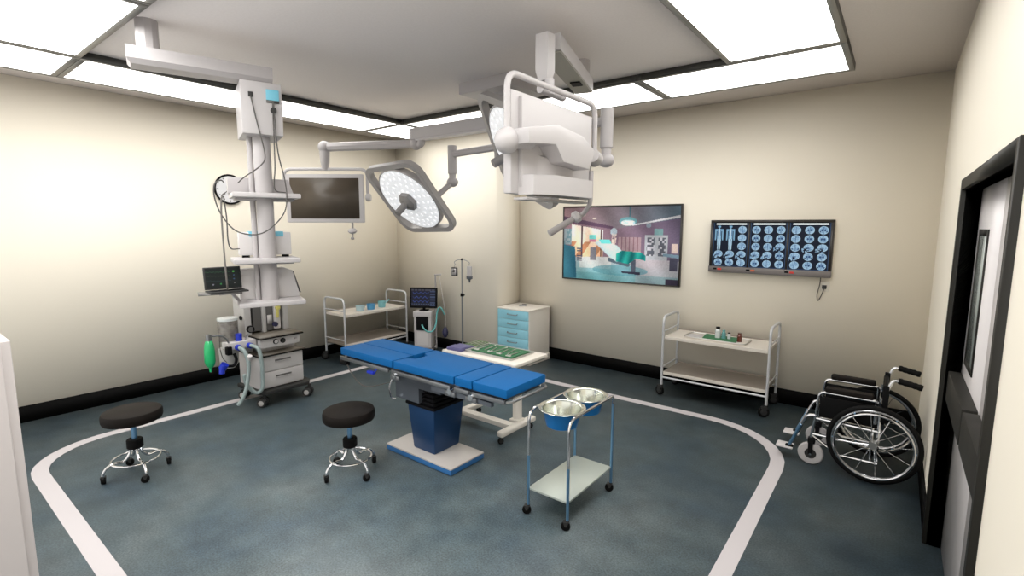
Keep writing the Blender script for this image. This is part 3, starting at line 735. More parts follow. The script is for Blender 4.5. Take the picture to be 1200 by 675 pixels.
# ------------------------------------------------------------------ ventilator cart and iv stand
def ventilator():
    OX, OY = -5.36, 4.86
    t = thing('ventilator_cart', 'white wheeled ventilator cart with black screen in the far corner', 'ventilator', (OX, OY, 0), 0.55)
    b = MB('white'); b.box(-0.125, 0.125, -0.10, 0.12, 0.10, 0.54, bevel=0.01, taper=(1.0, 1.0)); b.box(-0.135, 0.135, -0.11, 0.13, 0.54, 0.63, bevel=0.012)
    b.build('cabinet', t)
    MB('ana_body').box(-0.08, 0.08, -0.104, -0.10, 0.14, 0.34, bevel=0.001).build('front_panel', t)
    MB('ana_dark').box(-0.15, 0.15, -0.13, 0.14, 0.062, 0.10, bevel=0.01).build('base', t)
    for x in (-0.11, 0.11):
        for y in (-0.10, 0.11): caster(t, x, y, 0.026, 0.022, 0.066)
    MB('black').box(-0.085, 0.085, -0.125, -0.10, 0.36, 0.56, bevel=0.006).build('breathing_module', t)
    MB('black').cyl((0, 0, 0.63), (0, 0, 0.70), 0.02).box(-0.06, 0.06, -0.06, 0.06, 0.63, 0.642, bevel=0.004).build('screen_stand', t)
    M = Matrix.Translation((0.0, -0.03, 0.67)) @ Matrix.Rotation(math.radians(-6), 4, 'X')
    sc = MB('black').box(-0.20, 0.20, -0.015, 0.025, 0, 0.295, bevel=0.012).build('screen', t, M=M)
    def ui(u, v):
        c = (0.004, 0.005, 0.016)
        for y in (0.78, 0.52, 0.28):
            y2 = y + 0.05*math.sin(u*36)
            if abs(v-y2) < 0.02 and 0.05 < u < 0.72: c = (0.03, 0.06, 0.24)
        if abs(v-0.12) < 0.03 and (u*10 % 1) < 0.6: c = (0.05, 0.07, 0.13)
        if u > 0.78 and (v*6 % 1) < 0.5: c = (0.04, 0.06, 0.12)
        if v > 0.9 and (u*7 % 1) < 0.7: c = (0.05, 0.05, 0.07)
        return c
    painted('display', 0.35, 0.24, 60, 40, ui, 'ui', sc, Matrix.Translation((-0.175, -0.0165, 0.03)))
    MB('pendant_dark').cyl((0.175, 0.0, 0.08), (0.175, 0.0, 1.155), 0.011).tube([(0.16, 0, 1.15), (0.26, 0, 1.155)], 0.010).box(0.135, 0.175, -0.012, 0.012, 0.085, 0.11).build('support_pole', t)
    MB('teal_hose').tube(spline([(0.0, -0.125, 0.44), (0.04, -0.17, 0.40), (0.10, -0.18, 0.355), (0.17, -0.15, 0.37), (0.195, -0.08, 0.46), (0.20, -0.04, 0.60), (0.23, -0.03, 0.68), (0.27, -0.03, 0.66), (0.305, -0.03, 0.58)], 6), 0.011, n=10).build('breathing_hose', t)
    MB('grey_rubber').tube(spline([(0.225, 0, 1.15), (0.26, -0.01, 0.95), (0.30, -0.02, 0.72), (0.315, -0.02, 0.58), (0.315, -0.02, 0.44), (0.312, -0.02, 0.39)], 6), 0.0045, n=6).build('thin_hose', t)
    MB('navy_rubber').lathe([(0, 0.24), (0.020, 0.25), (0.040, 0.29), (0.044, 0.325), (0.034, 0.365), (0.012, 0.395), (0, 0.40)], (0.312, -0.02, 0), n=20).build('squeeze_bulb', t)
ventilator()
def iv_stand():
    t = thing('iv_stand', 'thin steel drip stand with hooks between the ventilator and the drawer cabinet', 'drip stand', (-4.67, 4.93, 0), 0.0)
    MB('brushed').cyl((0,0,0.06), (0,0,0.93), 0.012).build('lower_pole', t)
    MB('brushed').cyl((0,0,0.90), (0,0,1.395), 0.0085).build('upper_pole', t)
    MB('black').cyl((0,0,0.89), (0,0,0.93), 0.024).tube([(0.02, 0, 0.91), (0.045, 0, 0.91)], 0.008).build('clamp', t)
    MB('black').sph((0,0,1.395), 0.016, n=12).build('top_cap', t)
    b = MB('brushed')
    for s in (-1, 1): b.tube(spline([(0, 0, 1.39), (s*0.07, 0, 1.385), (s*0.135, 0, 1.36), (s*0.135, 0, 1.335), (s*0.120, 0, 1.325)], 5), 0.0045, n=8)
    b.build('hook_bar', t)
    for k in range(5):
        a = 2*PI*k/5+0.3; MB('brushed').tube([(0, 0, 0.085), (0.24*math.cos(a), 0.24*math.sin(a), 0.065)], 0.010, n=8).build('leg', t)
        caster(t, 0.24*math.cos(a), 0.24*math.sin(a), 0.024, 0.02, 0.06, a)
    p = thing('drip_pump', 'small white and dark drip monitor hanging on the left hook of the drip stand', 'drip monitor', (-4.805, 4.93, 1.325), 0)
    MB('dark_grey').box(-0.058, 0.048, -0.014, 0.014, -0.165, -0.045, bevel=0.012).box(-0.045, 0.036, -0.0155, -0.0139, -0.150, -0.060, 'white').build('case', p)
    MB('dark_grey').box(-0.025, 0.015, -0.017, -0.0156, -0.11, -0.095).box(-0.025, 0.015, -0.017, -0.0156, -0.085, -0.072).build('readout', p)
    MB('brushed').tube([(-0.0, 0, 0.0), (-0.005, 0, -0.05)], 0.003).build('loop', p)
    q = thing('iv_bag', 'white drip bag with blue grey port hanging on the right hook of the drip stand', 'drip bag', (-4.535, 4.93, 1.325), 0)
    MB('white').box(-0.038, 0.046, -0.012, 0.012, -0.16, -0.015, bevel=0.011, seg=3).build('bag', q)
    MB('bed_grey').lathe([(0, -0.235), (0.010, -0.235), (0.012, -0.20), (0.040, -0.185), (0.042, -0.150), (0, -0.150)], (0.004, 0, 0), n=16).build('port', q)
    MB('brushed').tube([(0, 0, 0.0), (0.004, 0, -0.02)], 0.003).build('loop', q)
iv_stand()

# ------------------------------------------------------------------ anaesthesia machine
def anaesthesia():
    OX, OY = -5.28, 2.57
    t = thing('anaesthesia_machine', 'grey anaesthesia machine on dual castors with drawers and breathing hoses near left wall', 'anaesthesia machine', (OX, OY, 0), 0)
    X = lambda x: x-OX
    Y = lambda y: y-OY
    b = MB('dark_grey'); b.prism([(X(-5.50), Y(2.30)), (X(-5.06), Y(2.30)), (X(-4.97), Y(2.36)), (X(-4.97), Y(2.82)), (X(-5.06), Y(2.88)), (X(-5.50), Y(2.88))], 0.125, 0.165, 'z', bevel=0.01); b.build('base', t)
    MB('ana_body').box(X(-5.50), X(-5.06), Y(2.335), Y(2.805), 0.165, 0.515, bevel=0.010).build('drawer_body', t)
    for k, (z0, z1) in enumerate(((0.18, 0.345), (0.35, 0.510))):
        d = MB('ana_body').box(X(-5.06), X(-5.035), Y(2.345), Y(2.797), z0, z1, bevel=0.008).build('drawer', t)
        zz = (z0+z1)/2+0.015
        MB('pendant_dark').box(X(-5.034), X(-5.031), Y(2.49), Y(2.66), zz, zz+0.018, 'ana_dark', bevel=0.001).box(X(-5.034), X(-5.022), Y(2.49), Y(2.66), zz-0.008, zz, 'white', bevel=0.001).build('handle', d)
    MB('ana_top').box(X(-5.50), X(-5.01), Y(2.325), Y(2.815), 0.523, 0.535, 'ana_top').box(X(-5.50), X(-5.005), Y(2.32), Y(2.82), 0.513, 0.523, 'black').build('lower_worktop', t)
    # middle unit with gauges
    mid = MB('ana_body').box(X(-5.48), X(-5.02), Y(2.345), Y(2.765), 0.60, 0.70, bevel=0.010).build('gauge_panel', t)
    MB('ana_body').box(X(-5.48), X(-5.16), Y(2.40), Y(2.78), 0.535, 0.60).build('neck', t)
    MB('ana_top').box(X(-5.48), X(-4.99), Y(2.335), Y(2.785), 0.712, 0.722, 'ana_top').box(X(-5.48), X(-4.985), Y(2.33), Y(2.79), 0.70, 0.712, 'black').build('upper_worktop', t)
    for y, m in ((2.50, 'steel'), (2.575, 'black')):
        MB(m).cyl((X(-5.02), Y(y), 0.655), (X(-5.005), Y(y), 0.655), 0.026, 'black', n=24).cyl((X(-5.006), Y(y), 0.655), (X(-5.002), Y(y), 0.655), 0.019, 'ana_body' if m == 'steel' else 'dark_grey').build('gauge', mid)
    MB('pendant').box(X(-5.02), X(-5.017), Y(2.70), Y(2.73), 0.645, 0.665).build('badge', mid)
    # upper rack
    b = MB('rack'); b.box(X(-5.48), X(-5.24), Y(2.30), Y(2.37), 0.535, 1.16, bevel=0.006).box(X(-5.48), X(-5.24), Y(2.71), Y(2.77), 0.722, 1.16, bevel=0.006).box(X(-5.48), X(-5.40), Y(2.37), Y(2.71), 0.722, 1.16, 'ana_dark').box(X(-5.48), X(-5.22), Y(2.30), Y(2.77), 1.16, 1.20, bevel=0.006)
    b.build('rack', t)
    b = MB('rack'); b.box(X(-5.36), X(-5.24), Y(2.49), Y(2.525), 0.722, 1.16, bevel=0.004).box(X(-5.36), X(-5.27), Y(2.40), Y(2.49), 0.74, 1.08, 'ana_dark', bevel=0.005); b.build('vaporiser_mount', t)
    b = MB('ana_dark'); b.box(X(-5.36), X(-5.25), Y(2.53), Y(2.60), 0.73, 1.05, 'ana_dark', bevel=0.008).box(X(-5.26), X(-5.245), Y(2.54), Y(2.59), 0.80, 0.90, 'rack'); b.build('vaporiser', t)
    b = MB('ana_body'); b.box(X(-5.36), X(-5.24), Y(2.61), Y(2.68), 0.74, 1.09, 'ana_body', bevel=0.01); vv = b.build('vaporiser', t)
    MB('yellow').cyl((X(-5.24), Y(2.645), 0.97), (X(-5.205), Y(2.645), 0.97), 0.022, n=16).box(X(-5.24), X(-5.225), Y(2.632), Y(2.658), 0.86, 0.95, 'yellow', bevel=0.003).build('dial', vv)
    MB('black').cyl((X(-5.24), Y(2.645), 1.015), (X(-5.21), Y(2.645), 1.015), 0.020, n=16).build('knob', vv)
    MB('navy_rubber').cyl((X(-5.22), Y(2.60), 0.80), (X(-5.19), Y(2.60), 0.80), 0.026, n=18).build('vaporiser_knob', t)
    MB('black').cyl((X(-5.30), Y(2.30), 0.90), (X(-5.30), Y(2.285), 0.90), 0.022).build('side_knob', t)
    MB('pale_blue').box(X(-5.39), X(-5.37), Y(2.41), Y(2.48), 0.74, 0.76, 'clear_glass').build('flow_tube', t)
    # casters
    for x, y in ((-5.03, 2.36), (-4.99, 2.83), (-5.44, 2.36), (-5.44, 2.83)):
        caster(t, X(x), Y(y), 0.045, 0.075, 0.127, 0.7, 'dark_grey', 'dark_grey', True, 'rack')
    # breathing block on the left side
    blk = MB('ana_body').box(X(-5.22), X(-5.07), Y(2.06), Y(2.33), 0.635, 0.705, bevel=0.008).box(X(-5.30), X(-5.15), Y(2.25), Y(2.36), 0.64, 0.70).build('absorber_block', t)
    MB('black').box(X(-5.10), X(-5.04), Y(2.04), Y(2.085), 0.595, 0.675, bevel=0.006).build('end_clamp', blk)
    can = MB('canister').lathe([(0, 0.70), (0.088, 0.70), (0.090, 0.72), (0.090, 0.895), (0.086, 0.905), (0, 0.905)], (X(-5.24), Y(2.14), 0), n=32).build('absorber_canister', t)
    MB('clear_glass').lathe([(0, 0.906), (0.094, 0.906), (0.094, 0.93), (0, 0.93)], (X(-5.24), Y(2.14), 0), n=32).build('lid', can)
    b = MB('ana_dark')
    for k in range(5): b.torus((X(-5.24), Y(2.14), 0.74+0.035*k), 0.0905, 0.0015, k=6)
    b.build('grade_rings', can)
    MB('clear_glass').lathe([(0, 0.42), (0.05, 0.42), (0.085, 0.47), (0.088, 0.62), (0, 0.62)], (X(-5.26), Y(2.14), 0), n=24, m='rack').build('lower_canister', t)
    MB('cobalt').cyl((X(-5.13), Y(2.19), 0.70), (X(-5.13), Y(2.19), 0.775), 0.030, n=16).build('valve_cap', t)
    MB('black').cyl((X(-5.10), Y(2.29), 0.81), (X(-5.07), Y(2.285), 0.81), 0.036, n=24).cyl((X(-5.07), Y(2.285), 0.81), (X(-5.067), Y(2.285), 0.81), 0.027, 'ana_dark').tube([(X(-5.10), Y(2.29), 0.80), (X(-5.13), Y(2.25), 0.70)], 0.008, 'steel').build('pressure_gauge', t)
    for y, pts in ((2.145, [(-5.02, 2.155, 0.648), (-4.98, 2.17, 0.62), (-4.96, 2.19, 0.52), (-4.96, 2.185, 0.40), (-4.97, 2.16, 0.25), (-5.0, 2.12, 0.13), (-5.03, 2.10, 0.09)]),
                   (2.255, [(-5.02, 2.265, 0.655), (-4.97, 2.30, 0.62), (-4.955, 2.315, 0.50), (-4.96, 2.32, 0.36), (-4.97, 2.315, 0.22), (-5.0, 2.28, 0.17), (-5.02, 2.24, 0.20), (-5.03, 2.19, 0.28), (-5.02, 2.17, 0.38)])):
        MB('cobalt').cyl((X(-5.07), Y(y), 0.655), (X(-5.035), Y(y+0.005), 0.653), 0.028, n=18).build('hose_port', t)
        P = spline([(X(-5.055), Y(y), 0.655)] + [(X(a), Y(c), z) for a, c, z in pts], 14)
        MB('hose').tube(P, [0.0175 + 0.002*(k % 2) for k in range(len(P))], n=12).build('breathing_hose', t)
    MB('yellow').cyl((X(-4.965), Y(2.20), 0.54), (X(-4.945), Y(2.20), 0.58), 0.024, 'ana_body', n=14).build('y_piece', t)
    MB('cobalt').cyl((X(-5.06), Y(1.99), 0.475), (X(-5.04), Y(2.01), 0.52), 0.036, n=18).cyl((X(-5.05), Y(1.98), 0.43), (X(-5.05), Y(1.985), 0.475), 0.026, n=14).build('mask_connector', t)
    MB('black').tube(spline([(X(-5.07), Y(2.11), 0.60), (X(-5.05), Y(2.12), 0.54), (X(-5.04), Y(2.09), 0.49), (X(-5.05), Y(2.04), 0.49)], 5), 0.014, n=10).build('connector_hose', t)
    MB('cable').tube(spline([(X(-5.10), Y(2.0), 0.80), (X(-5.08), Y(1.99), 0.68), (X(-5.06), Y(2.0), 0.58), (X(-5.05), Y(2.03), 0.53)], 6), 0.004, n=6).build('sample_line', t)
    # breathing bag on its arm
    MB('brushed').tube(fillet([(X(-5.09), Y(1.93), 0.80), (X(-5.09), Y(2.0), 0.795), (X(-5.09), Y(2.06), 0.76), (X(-5.09), Y(2.09), 0.66)], 0.03), 0.008, n=10).build('bag_arm', t)
    bg = MB('bag_green').lathe([(0, 0.455), (0.011, 0.46), (0.014, 0.495), (0.038, 0.525), (0.047, 0.56), (0.046, 0.66), (0.040, 0.72), (0.028, 0.758), (0.020, 0.765), (0, 0.765)], (X(-5.09), Y(1.90), 0), n=24).build('breathing_bag', t)
    bg['label'] = 'bright green rubber breathing bag'
    MB('brushed').cyl((X(-5.09), Y(1.90), 0.76), (X(-5.09), Y(1.90), 0.82), 0.026, n=16).build('bag_neck', bg)
anaesthesia()

# ------------------------------------------------------------------ ceiling hub, lamp arms
HX, HY = -3.06, 3.80
def hub():
    t = thing('lamp_hub_mount', 'grey ceiling plate and tube carrying the surgical lamp and monitor arms', 'ceiling mount', (HX, HY, ZC), 0)
    MB('pendant').box(-0.31, 0.31, -0.26, 0.26, -0.10, 0, bevel=0.004).build('ceiling_plate', t)
    MB('pendant').lathe([(0, -0.10), (0.12, -0.10), (0.09, -0.13), (0.075, -0.14), (0.075, -0.74), (0, -0.74)], n=28).build('main_tube', t)
    for z in (-0.26, -0.42, -0.52, -0.60): MB('pendant_dark').lathe([(0.075, z), (0.082, z), (0.082, z-0.012), (0.075, z-0.012)], n=28, closed=True).build('swivel_ring', t)
hub()

def monitor(center, facing, label, arm_fn, zc, zyoke, handle=True, housing=False):
    """display hung in a tubular yoke; local x across, -y is the screen side"""
    rz = math.atan2(facing[0], -facing[1])
    t = thing('pendant_monitor', label, 'monitor', center, rz)
    W2, H2 = 0.445, 0.275; z0, z1 = zc-H2, zc+H2
    body = MB('white').box(-W2, W2, -0.025, 0.03, z0, z1, bevel=0.012).build('housing', t)
    MB('screen_off').box(-W2+0.05, W2-0.05, -0.0275, -0.0245, z0+0.045, z1-0.045).build('screen', body)
    zk = zc+0.015; X = W2+0.035
    MB('white').tube(fillet([(-X, 0.03, zk), (-X, 0.03, zyoke), (X, 0.03, zyoke), (X, 0.03, zk)], 0.09, 8), 0.0175, n=14).build('yoke', t)
    return t, body, zk, X, z0, z1

def mon1():
    cx, cy = -5.27, 3.30; f = V((0.61, -0.79, 0)).normalized()
    t, body, zk, X, z0, z1 = monitor((cx, cy, 0), (f.x, f.y), 'white framed ceiling monitor with blank brown screen, facing the camera beside the tower', None, 2.155, 2.49)
    for s in (-1, 1): MB('white').cyl((s*(X-0.02), 0.03, zk), (s*(X+0.035), 0.03, zk), 0.045, n=20, bev=0.008).build('knuckle', t)
    R = Matrix.Rotation(-t.rotation_euler.z, 4, 'Z')
    L = lambda x, y, z: R @ V((x-cx, y-cy, z))
    # arms back to the hub
    E = (-4.25, 3.78); z1a, z2a = 2.83, 2.735
    MB('pendant').lathe([(0, 2.475), (0.032, 2.475), (0.036, 2.50), (0.05, 2.56), (0.058, 2.70), (0.058, 2.735), (0, 2.735)], (0, 0.03, 0), n=24).build('drop_tube', t)
    MB('pendant').sph((0, 0.03, 2.735), 0.072, n=20).build('elbow', t)
    b = MB('pendant'); p0 = V((0, 0.03, z2a)); p1 = L(E[0]-0.03, E[1], z2a); b.cyl(p0, p1, 0.046, n=24).cyl(p0*0.94+p1*0.06, p0*0.06+p1*0.94, 0.050, n=8); b.build('spring_arm', t)
    b = MB('pendant'); b.sph(L(E[0], E[1], z2a), 0.068, n=20); b.build('elbow', t)
    b = MB('pendant'); b.tube(fillet([L(E[0], E[1], z2a-0.0), L(E[0]+0.09, E[1]+0.0, z2a-0.02), L(E[0]+0.09, E[1], z1a)], 0.05), 0.04, n=14); b.build('arm_bracket', t)
    d = V((HX-E[0], HY-E[1], 0)).normalized(); s = V((-d.y, d.x, 0))
    b = MB('pendant'); a0 = V((E[0], E[1], 0))-d*0.03; a1 = V((HX, HY, 0))-d*0.065
    b.hull([L(p.x+s.x*k, p.y+s.y*k, z) for p in (a0, a1) for k in (-0.055, 0.055) for z in (z1a-0.055, z1a+0.06)]); b.build('horizontal_arm', t)
    b = MB('white'); b.hull([L(p.x+s.x*k, p.y+s.y*k, z) for p in (a0+d*0.02, a1) for k in (-0.045, 0.045) for z in (z1a-0.072, z1a-0.055)]); b.build('arm_underside', t)
    # handle under the screen
    b = MB('white'); b.cyl((0.30, 0.0, z0-0.07), (0.30, 0.0, z0+0.01), 0.012, 'pendant_dark').build('handle_stem', t)
    hd = MB('white').lathe([(0, 0.0), (0.035, 0), (0.045, 0.012), (0.05, 0.03), (0.035, 0.05), (0.02, 0.055), (0, 0.055)], (0.30, 0.0, z0-0.12), (0, -0.25, 1), 20).build('handle', t)
    b = MB('pendant_dark'); b.torus((0.30, -0.01, z0-0.10), 0.045, 0.007, (0, -0.25, 1)); b.cyl((0.30, -0.02, z0-0.19), (0.30, -0.015, z0-0.175), 0.02); b.cyl((0.30, -0.02, z0-0.18), (0.30, 0.0, z0-0.11), 0.010); b.build('handle_tip', hd)
mon1()

def mon2():
    cx, cy = -1.72, 2.62
    t, body, zk, X, z0, z1 = monitor((cx, cy, 0), (-1, 0), 'large white ceiling monitor seen from behind, hung in a tubular yoke', None, 2.30, 2.655)
    # local frame: rotation so that -y local faces -X world ; local x -> world -Y?  use world helper
    R = Matrix.Rotation(-t.rotation_euler.z, 4, 'Z')
    L = lambda x, y, z: R @ V((x-cx, y-cy, z))
    MW = R @ Matrix.Translation((-cx, -cy, 0))
    for y, r in ((2.62-X, 0.070), (2.62+X, 0.05)): MB('white').sph(L(cx+0.03, y, 2.30), r, n=24).cyl(L(cx+0.05, y, 2.30), L(cx+0.09, 2.62+(y-2.62)*0.72, 2.31), 0.045, n=20).build('knuckle', t)
    # rear housing
    b = MB('white'); b.box(-1.695, -1.665, 2.24, 3.00, 2.06, 2.55, bevel=0.01, M=MW); b.build('back_plate', t)
    b = MB('white')
    top = [(2.14, 2.355), (2.43, 2.41), (2.70, 2.385), (2.86, 2.315), (2.79, 2.195), (2.49, 2.212), (2.405, 2.30), (2.15, 2.275)]
    b.prism(top, -1.69, -1.55, 'x', bevel=0.010, M=MW); b.build('rear_cover', t)
    b = MB('white'); b.hull([MW @ V(p) for p in ((-1.68, 2.36, 2.26), (-1.68, 2.36, 2.10), (-1.68, 2.84, 2.26), (-1.68, 2.84, 2.10), (-1.645, 2.42, 2.24), (-1.645, 2.42, 2.13), (-1.645, 2.72, 2.24), (-1.645, 2.72, 2.13))]); b.build('rear_hub', t)
    b = MB('white'); b.hull([MW @ V(p) for p in ((-1.69, 2.24, 2.02), (-1.69, 2.24, 2.13), (-1.69, 2.95, 2.02), (-1.69, 2.95, 2.13), (-1.60, 2.26, 2.022), (-1.60, 2.26, 2.128), (-1.54, 2.40, 2.022), (-1.54, 2.40, 2.130), (-1.54, 2.81, 2.022), (-1.54, 2.81, 2.128))]); b.build('connector_box', t)
    MB('pendant_dark').box(-1.69, -1.60, 2.20, 2.86, 1.99, 2.004, M=MW, bevel=0.003).build('bottom_bracket', t)
    # handle
    pts = [L(-1.60, 2.90, 2.20), L(-1.60, 2.90, 2.05), L(-1.61, 2.91, 1.985), L(-1.68, 2.95, 1.93), L(-1.71, 2.92, 1.905)]
    MB('pendant').tube(fillet(pts, 0.04), 0.016, n=12).build('handle_stem', t)
    h0 = L(-1.71, 2.93, 1.915); h1 = L(-1.83, 2.77, 1.80); dd = (h1-h0)
    hd = MB('white').cyl(h0+dd*0.1, h1, 0.020, 'pendant', 0.023, n=20).build('handle', t)
    MB('white').lathe([(0, 0), (0.028, 0), (0.042, 0.012), (0.042, 0.035), (0.026, 0.05), (0, 0.05)], h0-dd*0.05, dd, 8).build('handle_collar', hd)
    # drop block, arm and ceiling tube
    N = V((-1.80, 2.66, 0)); Fp = V((-2.12, 3.67, 0)); d = (Fp-N).normalized(); s = V((-d.y, d.x, 0))
    b = MB('white'); b.hull([L(N.x+a, N.y+c, z) for a in (-0.045, 0.045) for c in (-0.045, 0.035) for z in (2.79, 3.005)] + [L(N.x+a, N.y+c, 2.735) for a in (-0.03, 0.03) for c in (-0.03, 0.025)])
    b.build('drop_block', t)
    MB('white').cyl(L(N.x+0.03, N.y, 2.65), L(N.x+0.03, N.y, 2.74), 0.03, n=16).build('swivel', t)
    MB('pendant').cyl(L(N.x+0.03, N.y-0.10, 2.665), L(N.x+0.03, N.y+0.16, 2.665), 0.026, n=16).build('yoke_clamp', t)
    b = MB('white'); n0 = N+d*0.06
    b.hull([L(p.x+s.x*k, p.y+s.y*k, z) for p in (n0, Fp+d*0.05) for k in (-0.075, 0.075) for z in (2.935, 3.03)]); b.build('arm', t)
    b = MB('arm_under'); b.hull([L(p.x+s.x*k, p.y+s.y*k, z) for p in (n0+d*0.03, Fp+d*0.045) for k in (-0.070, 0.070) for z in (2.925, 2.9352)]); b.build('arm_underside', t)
    b = MB('black'); q = N+d*0.80; b.hull([L(q.x+d.x*m_+s.x*k, q.y+d.y*m_+s.y*k, z) for m_ in (-0.05, 0.05) for k in (-0.045, 0.03) for z in (2.915, 2.925)]); b.build('access_slot', t)
    MB('pendant').cyl(L(Fp.x, Fp.y, 3.03), L(Fp.x, Fp.y, ZC), 0.055, n=10).build('ceiling_tube', t)
mon2()

# surgical lamps
def lamp(center, normal, spin, elbow, ztop, label, arm_z, ball_r):
    c = V(center); n = V(normal).normalized()
    t = thing('surgical_lamp', label, 'surgical lamp', center, 0, 'round faced surgical lamps on ceiling arms')
    k0 = V(spin); k0 = (k0 - n*n.dot(k0)).normalized(); w = n.cross(k0)
    u2 = (k0+w).normalized(); w2 = n.cross(u2)
    M = basis((0,0,0), u2, w2, n)     # local z = light direction
    # rounded square frame
    def rsq(h, r, k=7):
        out = []
        for cx, cy, a0 in ((h-r, h-r, 0), (-(h-r), h-r, PI/2), (-(h-r), -(h-r), PI), (h-r, -(h-r), 1.5*PI)):
            for i in range(k):
                a = a0+PI/2*i/(k-1); out.append((cx+r*math.cos(a), cy+r*math.sin(a)))
        return out
    b = MB('lamp_frame'); O = rsq(0.435, 0.16); N = len(O)
    prof = [(0.0, 0.012), (0.0, -0.045), (-0.055, -0.055), (-0.055, 0.010)]
    rings = []
    for off, z in prof:
        q = rsq(0.435+off, 0.16+off)
        rings.append([b.bm.verts.new(M @ V((x, y, z))) for x, y in q])
    fs = []
    for i in range(4):
        A, B = rings[i], rings[(i+1) % 4]
        for k in range(N): fs.append(b.bm.faces.new((A[k], A[(k+1)%N], B[(k+1)%N], B[k])))
    bmesh.ops.recalc_face_normals(b.bm, faces=fs); b._paint(fs, 'lamp_frame')
    b.build('outer_frame', t)
    b = MB('lamp_frame'); b.lathe([(0.372, 0.012), (0.388, 0.005), (0.388, -0.05), (0.30, -0.085), (0.10, -0.095), (0.10, -0.0), (0.372, -0.0)], (0,0,0), n, 56, 'lamp_frame', closed=True); b.cyl(n*-0.12, n*-0.001, 0.101, 'lamp_frame'); b.build('lamp_housing', t)
    disc = MB('lamp_disc').lathe([(0, 0.010), (0.370, 0.010), (0.370, 0.0005), (0, 0.0005)], (0,0,0), n, 56).build('light_face', t)
    lens = None
    for rr, k in ((0.12, 10), (0.20, 16), (0.275, 22), (0.335, 28)):
        for i in range(k):
            a = 2*PI*(i+0.5*(k%3))/k; p = M @ V((rr*math.cos(a), rr*math.sin(a), 0.0101))
            if lens is None: lens = MB('led').lathe([(0.018, 0), (0.014, 0.003), (0, 0.004)], (0,0,0), n, 8, 'led').build('led_lens', disc, loc=p)
            else:
                q = lens.copy(); COL.objects.link(q); q.parent = disc; q.location = p
    hb = MB('lamp_hub').lathe([(0, 0.012), (0.112, 0.012), (0.105, 0.055), (0.05, 0.085), (0, 0.085)], (0,0,0), n, 6).build('handle_hub', t)
    MB('lamp_hub').lathe([(0, 0.07), (0.036, 0.07), (0.036, 0.215), (0.030, 0.22), (0, 0.22)], (0,0,0), n, 20).build('handle', hb)
    # arm to the elbow ball and up
    e = V(elbow)-c; dirn = (e - n*e.dot(n)).normalized(); st = dirn*0.22 - n*0.09
    MB('pendant').tube([st, e], 0.030, n=16).sph(st, 0.04).build('lamp_arm', t)
    MB('pendant').sph(e, ball_r, n=22, sc=(1,1,0.85)).build('elbow_ball', t)
    za = arm_z-c.z
    MB('pendant').lathe([(0.032, 0), (0.034, 0.04), (0.047, 0.055), (0.047, za-e.z+0.05), (0, za-e.z+0.05)], (e.x, e.y, e.z+ball_r*0.6), n=22).lathe([(0.0, 0), (0.036, 0), (0.036, 0.06), (0, 0.06)], (e.x, e.y, e.z+ball_r*0.5)).build('drop_tube', t)
    hp = V((HX, HY, arm_z))-c; ap = V((e.x, e.y, za)); dd = (ap-hp).normalized()
    MB('pendant').cyl(hp+dd*0.07, ap, 0.036, n=8).build('horizontal_arm', t)
lamp((-4.07, 3.52, 2.115), (-0.03, -0.715, -0.625), (0.72, 0.52, -0.40), (-3.82, 3.90, 2.31), 0, 'square framed surgical lamp with glowing round face, left of centre beside the blank monitor', 2.60, 0.062)
lamp((-2.50, 3.28, 2.445), (-0.485, -0.75, -0.496), (0.6, 0.3, -0.7), (-1.77, 3.43, 2.335), 0, 'surgical lamp seen edge on behind the large rear facing monitor', 2.62, 0.062)

